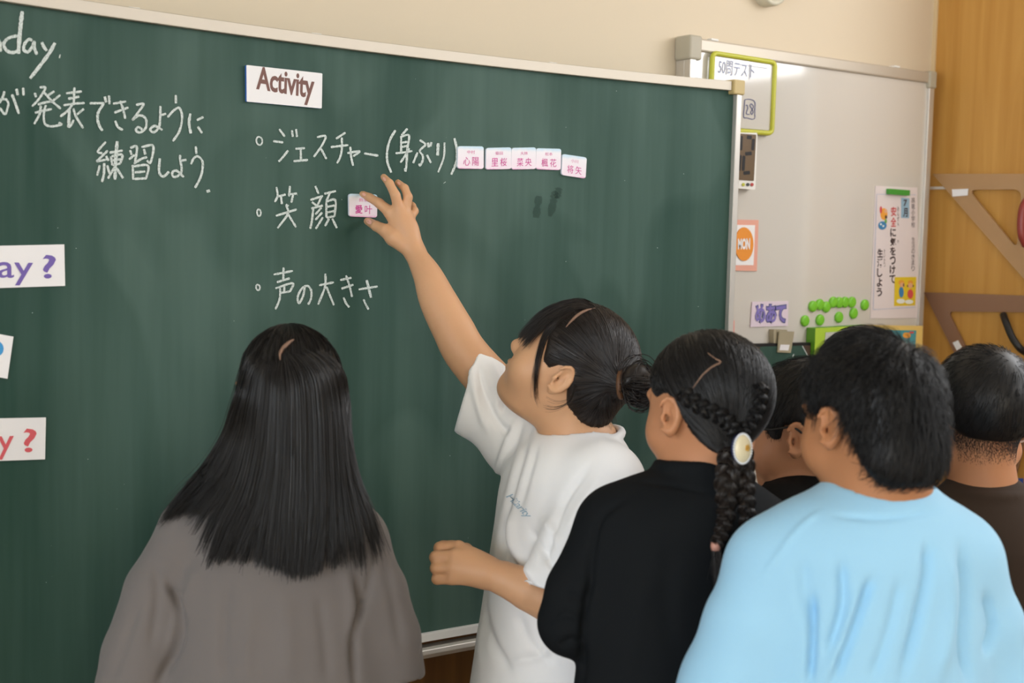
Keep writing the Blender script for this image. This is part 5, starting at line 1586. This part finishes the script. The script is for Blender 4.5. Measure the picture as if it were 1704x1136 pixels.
# ================================================================== braids are three strands of fine hairs winding round a line
def braid(line, w0, w1, turns, n=90, r=.0007, rng=RNG, side=None):
    """line: world polyline; w0, w1 half widths; returns strand mesh and solid core lobes"""
    L = np.array(smooth_line(line, 10)); K = 64
    t = np.linspace(0, 1, K); idx = t * (len(L) - 1); a = np.minimum(idx.astype(int), len(L) - 2); fr = (idx - a)[:, None]
    C = L[a] * (1 - fr) + L[a + 1] * fr
    T = np.gradient(C, axis=0); T /= np.linalg.norm(T, axis=1, keepdims=True)
    sd = CR if side is None else side
    U = sd - T * (T @ sd)[:, None]; U /= np.linalg.norm(U, axis=1, keepdims=True); W = np.cross(T, U)
    wd = (w0 + (w1 - w0) * t)[:, None]; out = []; cores = []
    for s_ in range(3):
        ph = 2 * PI * turns * t + 2 * PI * s_ / 3
        cen = C + U * wd * .62 * np.sin(ph)[:, None] + W * wd * .42 * np.sin(2 * ph)[:, None]
        cores.append((cen, wd[:, 0] * .50))
        for i in range(n):
            an = rng.uniform(0, 2 * PI); rr = math.sqrt(rng.uniform(.3, 1.25)) * .58
            out.append(cen + (U * math.cos(an) + W * math.sin(an)) * wd * rr)
    V, F = strand_mesh(out, r, 1.0)
    q = MB()
    for cen, rd in cores: q.tube(list(cen), list(rd), n=8)
    f4 = np.array([f for f in q.F if len(f) == 4])
    return merge((V, F), (np.array(q.V), f4))
def tail(p0, d, length, w, n=70, rng=RNG, r=.0005):
    out = []
    for i in range(n):
        o = rng.normal(size=3) * w * .16; e = rng.normal(size=3) * w * .40; l = length * rng.uniform(.45, 1.05)
        out.append([p0 + o + (e + d * l) * t + d * 0 for t in np.linspace(0, 1, 8)])
    return strand_mesh(out, r, .2)

# ================================================================== 3. child with braided hair, black long-sleeved top
def child_braids():
    Z = 1.95
    tf = flat(camdir(-.32, 0, .95)); rt = np.cross(tf, ZUP)
    h = Head(at(1177, 676, Z), frame_from(camdir(-.58, -.02, .81)), 1.0)
    nb = at(1165, 800, Z + .01); shl, shr = at(1012, 872, Z - .02), at(1285, 885, Z + .05)
    pel = np.array([*at(1130, 1136, Z + .01)[:2], .80])
    lo, hi = np.minimum(pel, h.c) - .36, np.maximum(pel, h.c) + .36; lo[2] = .02; hi[2] = h.c[2] + .13
    S = SDF(lo, hi, .010, [(h.c - .13, h.c + .13, .0028)])
    sculpt_head(S, h, chub=.3)
    S.cone(h.p(0, -.022, -.05), nb, .049, .054, .02)
    body_core(S, nb, shl, shr, pel, tf, rt)
    elL = at(945, 1035, Z - .03); wL = elL + tf * .10 + rt * .13 - ZUP * .04
    elR = at(1330, 1080, Z + .05); wR = elR + tf * .10 - ZUP * .17
    for s_, e, w_ in ((shl, elL, wL), (shr, elR, wR)):
        S.chain([s_, e, w_], [.036, .033, .023], .012)
        d = (w_ - e) / np.linalg.norm(w_ - e)
        S.econe(w_, w_ + d * .08, (.030, .014), (.027, .012), ZUP if abs(d[2]) < .6 else tf, .015)
        for k_ in range(4):
            b_ = w_ + d * .08 + (ZUP if abs(d[2]) < .6 else tf) * (.021 - .014 * k_); S.chain([b_, b_ + d * .03, b_ + d * (.055 - .006 * abs(k_ - 1.3))], [.0085, .0078, .0066], .004)
        S.chain([w_ + d * .02, w_ + d * .05 + rt * .03, w_ + d * .075 + rt * .036], [.011, .0095, .008], .006)
    P, Q = S.mesh(2)
    root = mesh_np('person', P, Q, SKIN_C)
    tag(root, 'child with two long braids and an oval hair ornament, in a black long-sleeved top', 'person', 'children at the chalkboard')
    add_eyes(h, root)
    S = SDF(at(1120, 960, Z) - np.array([.36, .34, .30]), at(1120, 960, Z) + np.array([.36, .38, .28]), .0045)
    S.econe(at(1150, 890, Z), at(1130, 1220, Z), (.150, .095), (.165, .115), rt, .03)
    S.cone(at(1150, 838, Z), at(1030, 872, Z - .01), .052, .056, .03); S.cone(at(1180, 838, Z + .01), at(1270, 890, Z + .05), .052, .052, .03)
    S.cone(nb - ZUP * .015, at(1160, 860, Z), .062, .085, .03)
    S.chain([at(1022, 884, Z - .01), at(968, 985, Z - .025), at(952, 1035, Z - .03)], [.056, .050, .048], .02, kj=.012)
    S.chain([at(952, 1035, Z - .03), (at(952, 1035, Z - .03) + wL) / 2 - ZUP * .012, wL], [.047, .040, .030], .010, kj=.01)
    S.chain([at(1272, 896, Z + .05), at(1322, 1000, Z + .055), elR, wR], [.054, .050, .046, .032], .02, kj=.01)
    cen = at(1164, 792, Z + .005)
    for dz, rr, th in ((-.020, .066, .012), (-.010, .0635, .0095), (.000, .0615, .0085), (.010, .0600, .0078), (.018, .0590, .0070)):
        collar_ring(S, cen + ZUP * dz + tf * dz * .1, ZUP + tf * .12, rr, rr, rt, th, .006)
    P, Q = S.mesh(2)
    P = folds(P, Q, [([(1050, 800), (1110, 806), (1200, 824)], 4, -.003), ([(1040, 830), (1000, 860), (985, 920), (980, 1000)], 6, -.006), ([(985, 960), (975, 1010), (968, 1100), (962, 1150)], 6, -.012),
                     ([(940, 985), (960, 995), (975, 1000)], 6, -.005), ([(925, 1030), (945, 1022), (968, 1030)], 6, .005), ([(930, 1075), (950, 1065), (968, 1072)], 6, -.006), ([(1080, 960), (1060, 1040), (1040, 1136)], 18, .004), ([(1120, 900), (1110, 1000), (1120, 1100)], 16, -.003)])
    mesh_np('long_sleeved_top', P, Q, C_BLACK, root)
    # hair
    rg = np.random.default_rng(21)
    orn = at(1229, 743, 1.868)
    gl = h.loc(at(1212, 735, 1.885)); gdir = (gl - CRC) / CRR
    BL = hairline([(-.11, -.078), (-.07, -.082), (-.045, -.078), (-.030, -.040), (-.020, -.004), (-.008, .020), (.012, .020), (.030, .012), (.045, .020), (.062, .046), (.085, .060)])
    def ex(S_): S_.cone(h.p(*(CRC + (CRR - .016) * gdir / np.linalg.norm(gdir))), at(1216, 740, 1.876), .034, .018, .03)
    cap = hair_cap(h, BL, (.006, .008, .007), ex)
    fl = flow_hair(h, (.0072, .0092, .0082), 2600, BL, gdir, r=.0006, rng=rg, cap=cap)
    cs = surf_of(*cap)
    hb = mesh_np('hair', *merge(cap, fl), H_BLACK, root)
    def on_cap(pts, l):
        return [p for p in (cs(x, y, l) for x, y in pts) if p is not None]
    def part_line(pts, w_):
        L = on_cap(pts, .0012)
        if len(L) > 2:
            L = smooth_line(L, 6); q = MB(); q.tube(L, [.0007 + w_ * math.sin(PI * i / (len(L) - 1)) for i in range(len(L))], n=6); q.build('parting', SCALP, hb, smooth=True)
    part_line([(1178, 588), (1190, 597), (1199, 603), (1185, 611), (1170, 624), (1160, 637), (1153, 647)], .0008)
    part_line([(1122, 676), (1129, 671), (1136, 667)], .0022); part_line([(1190, 678), (1206, 686), (1218, 695), (1224, 703)], .0009)
    L = on_cap([(1138, 652), (1152, 664), (1168, 675), (1186, 684), (1202, 693), (1214, 704), (1221, 718)], .0045)
    mesh_np('crown_braid', *braid(L, .0105, .0100, 2.4, n=70, r=.0006, rng=rg, side=CU * .8 + CR * .5), H_BLACK, hb)
    L = on_cap([(1262, 640), (1262, 662), (1256, 684), (1244, 704), (1232, 720)], .003)
    if len(L) > 2: mesh_np('crown_braid', *braid(L, .0095, .0090, 2.0, n=60, r=.0006, rng=rg, side=CR), H_BLACK, hb)
    # two hanging braids with ties and loose tails
    zb = 1.838
    b1 = G3((1222, 742, 1.868), (1214, 775, 1.852), (1208, 812, zb), (1209, 850, zb), (1203, 880, zb), (1192, 905, zb))
    b2 = G3((1232, 745, 1.870), (1238, 780, 1.858), (1240, 818, 1.846), (1243, 855, 1.842), (1244, 890, 1.842), (1244, 916, 1.842))
    mesh_np('braid', *braid(b1, .0165, .0075, 2.9, n=90, rng=rg), H_BROWN, hb)
    mesh_np('braid', *braid(b2, .0138, .0070, 3.1, n=80, rng=rg), H_BROWN, hb)
    PINKT = mat('hair_tie_pink', srgb(196, 142, 126), 0.5)
    for (x, y, z_, dx, ln) in ((1191, 908, zb, -.006, .068), (1244, 919, 1.842, -.010, .058)):
        p0 = at(x, y, z_); q = MB(); q.tube([p0 + CU * .005, p0, p0 - CU * .006], [.0062, .0070, .0062], n=12); q.build('hair_tie', PINKT, hb, smooth=True)
        d = -CU + CR * (.10 if dx < 0 else 0); mesh_np('braid_tail', *tail(p0 - CU * .004, d / np.linalg.norm(d), ln, .013, n=170, rng=rg), H_BROWN, hb)
    # oval ornament with a beaded rim
    nrm = -CF * .93 + CR * .36; nrm /= np.linalg.norm(nrm); xa = np.cross(CU, nrm); xa /= np.linalg.norm(xa); ya = np.cross(nrm, xa)
    oc = orn - CF * .034; rx, ry = .0128, .0192
    FO_ = np.array([xa, ya, nrm])
    q = MB(); q.ball(oc, (rx, ry, .0045), FO_, 28, 12)
    om = q.build('hair_ornament', mat('ornament_ivory', srgb(226, 214, 180), 0.25, 0.6), hb, smooth=True)
    q = MB()
    for i in range(34):
        a = 2 * PI * i / 34; q.ball(oc + xa * (rx + .0008) * math.cos(a) + ya * (ry + .0008) * math.sin(a), .0017, None, 8, 6)
    q.build('bead_rim', mat('bead_pearl', srgb(226, 230, 236), 0.2, 0.6), om, smooth=True)
    q = MB()
    for i in range(5):
        a = 2 * PI * i / 5; q.ball(oc + nrm * .0048 + xa * (.0045 + .0020 * math.cos(a)) + ya * (.001 + .0030 * math.sin(a)), .0019, None, 8, 6)
    q.build('gold_flower', mat('gold_bead', srgb(206, 160, 70), 0.3, 0.5, metal=.6), om, smooth=True)
    q = MB(); q.tube(list(np.array([oc - nrm * .006 + xa * (rx - .001) * math.cos(a) + ya * (ry - .001) * math.sin(a) for a in np.linspace(0, 2 * PI, 28, endpoint=False)])), .0024, n=8, closed=True)
    q.build('backing', mat('navy_ribbon', srgb(26, 32, 74), 0.6), om, smooth=True)
    lower_body(root, pel, tf, rt, C_DENIM)
child_braids()

# ================================================================== generic standing boy seen from behind
def boy(label, Z, hc, hdir, kh, nbp, shL, shR, skin, shirt, hairm, tdir, shirt_spec, hair_spec, fold_lines=(), collar=None, chub=0.0, neck_r=.05, arms=None, seed=1, trou=None, cheeks=False):
    tf = flat(camdir(*tdir)); rt = np.cross(tf, ZUP)
    h = Head(at(*hc), frame_from(camdir(*hdir)), kh)
    nb = at(*nbp); shl, shr = at(*shL), at(*shR)
    pel = np.array([*((shl + shr) / 2)[:2], .79])
    lo, hi = np.minimum(pel, h.c) - .40, np.maximum(pel, h.c) + .40; lo[2] = .02; hi[2] = h.c[2] + .13
    S = SDF(lo, hi, .010, [(h.c - .13 * kh, h.c + .13 * kh, .0028)])
    sculpt_head(S, h, chub=chub)
    if cheeks:
        for sx in (-1, 1): S.ell(h.p(sx * .050, .026, -.064), (.028, .030, .030), h.F, .012)
    S.cone(h.p(0, -.022, -.045), nb, neck_r, neck_r + .006, .02)
    body_core(S, nb, shl - ZUP * .01, shr - ZUP * .01, pel, tf, rt, neck_r + .004)
    for s_, e, sx in ((shl, at(*arms[0]), -1), (shr, at(*arms[1]), 1)):
        wr = e + tf * .03 - ZUP * .19; S.chain([s_ - ZUP * .012, e, wr], [.036, .032, .022], .012)
        S.econe(wr, wr + tf * .02 - ZUP * .075, (.030, .014), (.027, .012), tf, .015)
        for k_ in range(4):
            b_ = wr + tf * (.036 - .014 * k_) - ZUP * .08; S.chain([b_, b_ - ZUP * .03, b_ - ZUP * (.058 - .006 * abs(k_ - 1.3)) - rt * sx * .01], [.0085, .0078, .0066], .004)
        S.chain([wr - ZUP * .02 + tf * .025, wr - ZUP * .05 + tf * .05, wr - ZUP * .075 + tf * .052], [.011, .0095, .008], .006)
    P, Q = S.mesh(2)
    root = mesh_np('person', P, Q, skin)
    tag(root, label, 'person', 'children at the chalkboard')
    add_eyes(h, root)
    cen = (shl + shr) / 2 - ZUP * .05
    S = SDF(cen - np.array([.40, .40, .30]), cen + np.array([.40, .40, .22]), .0048)
    (ca, cb, ra, rb) = shirt_spec['trunk']
    S.econe(at(*ca), at(*cb), ra, rb, rt, .03)
    for (a_, b_, r1, r2) in shirt_spec['yoke']: S.cone(at(*a_), at(*b_), r1, r2, .03)
    S.cone(nb - ZUP * .012, at(*ca), neck_r + .012, .095, .035)
    for pts in shirt_spec['sleeves']: S.chain([at(*p[:3]) for p in pts], [p[3] for p in pts], .022, kj=.012)
    c_, nx_, rr, th = collar
    S2 = collar_ring(S, at(*c_), ZUP + tf * nx_, rr, rr, rt, th, .005)
    S.cone(nb + ZUP * .005, h.p(0, -.02, -.04), neck_r + .002, neck_r + .002, .003, 'sub')
    P, Q = S.mesh(2)
    if fold_lines: P = folds(P, Q, [(l_, w_, 1.35 * h_) for l_, w_, h_ in fold_lines])
    mesh_np(shirt_spec.get('name', 't_shirt'), P, Q, shirt, root)
    rg = np.random.default_rng(seed)
    cap = hair_cap(h, hair_spec['line'], hair_spec['th'], hair_spec.get('extra', lambda h_: None)(h))
    sh_ = short_hair(h, hair_spec['line'], np.array(hair_spec['th']) + .0015, hair_spec['n'], hair_spec['whorl'], hair_spec['len'], hair_spec['lift'], r=hair_spec.get('r', .00048), jit=hair_spec.get('jit', .25), rng=rg, nape_short=hair_spec.get('nape', .6), cap=cap)
    hb = mesh_np('hair', *merge(cap, sh_), hairm, root)
    lower_body(root, pel, tf, rt, trou or C_TROU)
    return root, h, hb

# ================================================================== 4. child in the sky-blue T-shirt, nearest to the lens
Z = 1.76
boy('child in a sky blue T-shirt with thick black hair, seen from behind at right', Z, (1446, 695, Z), (-.50, -.06, .86), .965, (1462, 838, Z + .01), (1262, 942, Z - .02), (1612, 938, Z + .04),
    SKIN_B, C_BLUE, H_BLACK, (-.26, 0, .96),
    dict(trunk=((1450, 935, Z + .01), (1440, 1240, Z + .01), (.165, .105), (.185, .130)),
         yoke=[((1440, 880, Z), (1290, 938, Z - .01), .055, .062), ((1480, 880, Z + .01), (1590, 925, Z + .03), .055, .055)],
         sleeves=[[(1288, 955, Z - .01, .062), (1250, 1040, Z - .02, .060), (1218, 1140, Z - .02, .066), (1190, 1230, Z - .02, .07)], [(1592, 945, Z + .03, .058), (1632, 1040, Z + .035, .054), (1650, 1140, Z + .04, .056), (1660, 1230, Z + .04, .058)]]),
    dict(line=hairline([(-.12, -.088), (-.085, -.094), (-.058, -.088), (-.044, -.062), (-.033, -.036), (-.022, .010), (.010, .020), (.020, .004), (.032, .002), (.044, .030), (.070, .052), (.09, .055)]),
         th=(.007, .005, .009), n=8500, whorl=(.25, -.55, .80), len=.034, lift=.013, r=.0005, nape=.7, jit=.38,
         extra=lambda h: (lambda S_: S_.ell(h.p(0, -.056, -.048), (.064, .044, .054), h.F, .03))),
    fold_lines=[([(1452, 960), (1425, 1030), (1385, 1136)], 9, -.010), ([(1400, 930), (1402, 1010), (1378, 1090)], 9, -.008), ([(1352, 985), (1352, 1060), (1348, 1136)], 7, -.012), ([(1335, 930), (1340, 990), (1350, 1040)], 12, -.004),
                ([(1545, 900), (1540, 980), (1500, 1136)], 9, -.009), ([(1600, 900), (1608, 980), (1604, 1070), (1612, 1136)], 8, -.009), ([(1575, 920), (1580, 1020), (1560, 1136)], 12, .006), ([(1430, 980), (1405, 1060), (1370, 1136)], 9, .005),
                ([(1500, 960), (1480, 1050), (1450, 1136)], 10, -.005), ([(1640, 985), (1652, 1040), (1640, 1090)], 7, -.008), ([(1365, 850), (1320, 890), (1262, 970)], 4, .003), ([(1390, 858), (1470, 862), (1560, 850)], 4, -.003)],
    collar=((1462, 846, Z + .012), .28, .070, .0085), chub=.8, neck_r=.058, arms=((1215, 1150, Z - .02), (1650, 1150, Z + .04)), seed=31)

# ================================================================== 5. child with glasses, black shirt
Z = 2.26
r5, h5, hb5 = boy('child with black-framed glasses and black shirt, between the braids and the blue T-shirt', Z, (1340, 712, Z), (-.88, -.03, .47), 1.04, (1346, 795, Z + .02), (1290, 850, Z - .09), (1400, 856, Z + .12),
    SKIN_C, C_BLACK2, H_BLACK, (-.70, 0, .71),
    dict(trunk=((1345, 890, Z + .02), (1340, 1240, Z + .02), (.140, .100), (.150, .11)), yoke=[((1344, 828, Z), (1296, 860, Z - .07), .050, .05), ((1348, 828, Z + .03), (1395, 860, Z + .10), .05, .05)],
         sleeves=[[(1294, 864, Z - .07, .055), (1275, 980, Z - .09, .05), (1265, 1080, Z - .09, .05)], [(1398, 868, Z + .10, .055), (1398, 980, Z + .12, .048), (1400, 1080, Z + .12, .048)]], name='shirt'),
    dict(line=hairline([(-.11, -.060), (-.075, -.068), (-.045, -.058), (-.026, -.036), (-.016, .006), (.012, .012), (.020, -.016), (.036, -.022), (.046, .004), (.062, .028), (.085, .030)]),
         th=(.007, .009, .010), n=3800, whorl=(.15, -.55, .85), len=.034, lift=.006, nape=.6),
    collar=((1344, 797, Z + .015), .10, .062, .011), neck_r=.049, arms=((1268, 1060, Z - .09), (1398, 1060, Z + .12)), seed=41)
# turned-down shirt collar point and the glasses
q = MB(); fr = h5
rim = lambda sx: [fr.p(sx * .031 + .0205 * math.cos(a) * 1.0, .0975 - .010 * abs(math.cos(a)) * (1 if math.cos(a) * sx > 0 else 0), .003 + .0150 * math.sin(a)) for a in np.linspace(0, 2 * PI, 20, endpoint=False)]
for sx in (-1, 1): q.tube(rim(sx), .0017, n=6, closed=True)
q.tube([fr.p(-.0105, .0985, .006), fr.p(0, .1, .0085), fr.p(.0105, .0985, .006)], .0015, n=6)
for sx in (-1, 1): q.tube([fr.p(sx * .0515, .089, .006), fr.p(sx * .070, .070, .007), fr.p(sx * .0785, .030, .006), fr.p(sx * .0815, -.004, .012), fr.p(sx * .081, -.022, -.002)], .0021, n=6)
gl = q.build('glasses', DARKM, r5, smooth=True)
q = MB()
for sx in (-1, 1): q.add([fr.p(sx * .031 + .0195 * math.cos(a), .0965 - .010 * abs(math.cos(a)) * (1 if math.cos(a) * sx > 0 else 0), .003 + .0142 * math.sin(a)) for a in np.linspace(0, 2 * PI, 16, endpoint=False)], [tuple(range(16))])
gm = bpy.data.materials.new('lens_glass'); gm.use_nodes = True; pb = gm.node_tree.nodes['Principled BSDF']; pb.inputs['Transmission Weight'].default_value = 1.0; pb.inputs['Roughness'].default_value = 0.02; pb.inputs['IOR'].default_value = 1.02
q.build('lens', gm, gl)
q = MB()
for sx in (-1, 1): q.prism([h5.p(sx * .004, .055, -.118), h5.p(sx * .050, .040, -.108), h5.p(sx * .052, .058, -.142), h5.p(sx * .022, .078, -.150)], h5.p(0, -.012, 0) - h5.p(0, 0, 0))
q.build('shirt_collar', C_BLACK2, r5, bevel=.002)

# ================================================================== 6. child hidden behind the blue T-shirt, only the crown shows
Z = 2.62
boy('child hidden behind the sky blue T-shirt, only the top of the black hair shows', Z, (1431, 637, Z), (-.5, 0, .87), 1.0, (1436, 740, Z), (1362, 795, Z), (1508, 798, Z + .04),
    SKIN_C, C_BLACK2, H_BLACK, (-.4, 0, .92),
    dict(trunk=((1436, 835, Z), (1436, 1080, Z), (.14, .09), (.15, .10)), yoke=[((1430, 780, Z), (1378, 806, Z), .048, .05), ((1445, 780, Z), (1494, 808, Z + .03), .048, .05)],
         sleeves=[[(1376, 810, Z, .052), (1362, 890, Z, .048), (1358, 960, Z, .048)], [(1496, 812, Z + .03, .05), (1504, 890, Z + .04, .046), (1506, 960, Z + .04, .046)]]),
    dict(line=BOY_LINE, th=(.007, .008, .008), n=2600, whorl=(.1, -.5, .85), len=.030, lift=.004), collar=((1436, 756, Z + .005), .15, .062, .007), arms=((1360, 945, Z), (1505, 945, Z + .04)), seed=51)

# ================================================================== 7. child in the brown T-shirt with a face mask
Z = 2.20
r7, h7, hb7 = boy('child in a dark brown T-shirt with cropped nape and white face mask', Z, (1634, 686, Z), (-.06, .02, 1), .99, (1634, 815, Z + .01), (1535, 880, Z), (1745, 880, Z + .02),
    SKIN_C, C_BROWN, H_BLACK, (-.05, 0, 1),
    dict(trunk=((1640, 910, Z + .01), (1640, 1200, Z + .01), (.155, .095), (.165, .11)), yoke=[((1625, 850, Z), (1550, 880, Z), .048, .052), ((1655, 850, Z), (1730, 880, Z + .02), .048, .052)],
         sleeves=[[(1552, 888, Z, .054), (1540, 980, Z, .050), (1536, 1080, Z, .050)], [(1735, 888, Z + .02, .054), (1762, 980, Z + .02, .052), (1772, 1080, Z + .02, .054)]]),
    dict(line=hairline([(-.11, -.040), (-.070, -.046), (-.045, -.040), (-.026, -.020), (-.016, .010), (.012, .018), (.020, -.004), (.030, -.004), (.040, .026), (.062, .048), (.085, .055)]),
         th=(.006, .008, .008), n=4200, whorl=(.22, -.62, .72), len=.024, lift=.005, nape=.3),
    collar=((1636, 826, Z + .01), .18, .066, .0075), neck_r=.044, chub=1.2, cheeks=True, arms=((1538, 1070, Z), (1770, 1070, Z + .02)), seed=61)
# cropped stubble below the hairline, thinning to the neck
rg = np.random.default_rng(5); out = []
sn7 = snap_to((np.array([tuple(v.co) for v in r7.data.vertices]), np.array([tuple(p.vertices) for p in r7.data.polygons])), h7)
while len(out) < 8000:
    d = rg.normal(size=3); d /= np.linalg.norm(d)
    p = sn7(h7.p(*(CRC + d * CRR)), 0.0002)
    if p is None: continue
    l = h7.loc(p)
    if l[1] > -.02 or not (-.080 < l[2] < -.026): continue
    if rg.uniform() > np.clip((l[2] + .082) / .042, 0.03, 1) ** .9: continue
    o = sn7(h7.p(*(CRC + d * CRR)), 0.0012) - CU * .0014; out.append([p, (p + o) / 2, o])
mesh_np('nape_stubble', *strand_mesh(out, .00019, .5), H_BLACK, hb7)
MASK = mat('face_mask_white', srgb(226, 228, 232), 0.7)
S = SDF(h7.c - .13, h7.c + .13, .003)
S.ell(h7.p(0, .040, -.052), (.080, .062, .050), h7.F, 0)
S.ell(h7.p(0, .030, -.052), (.0795, .064, .056), h7.F, .003, 'sub')
P, Q = S.mesh(1); mk = mesh_np('face_mask', P, Q, MASK, r7)
q = MB()
for sx in (-1, 1):
    q.tube(smooth_line([h7.p(sx * .058, .050, -.026), h7.p(sx * .075, .012, .004), h7.p(sx * .083, -.012, .016), h7.p(sx * .086, -.026, -.008), h7.p(sx * .080, -.018, -.036), h7.p(sx * .066, .020, -.052), h7.p(sx * .056, .048, -.062)], 5), .0016, n=6)
q.build('ear_loop', MASK, mk, smooth=True)
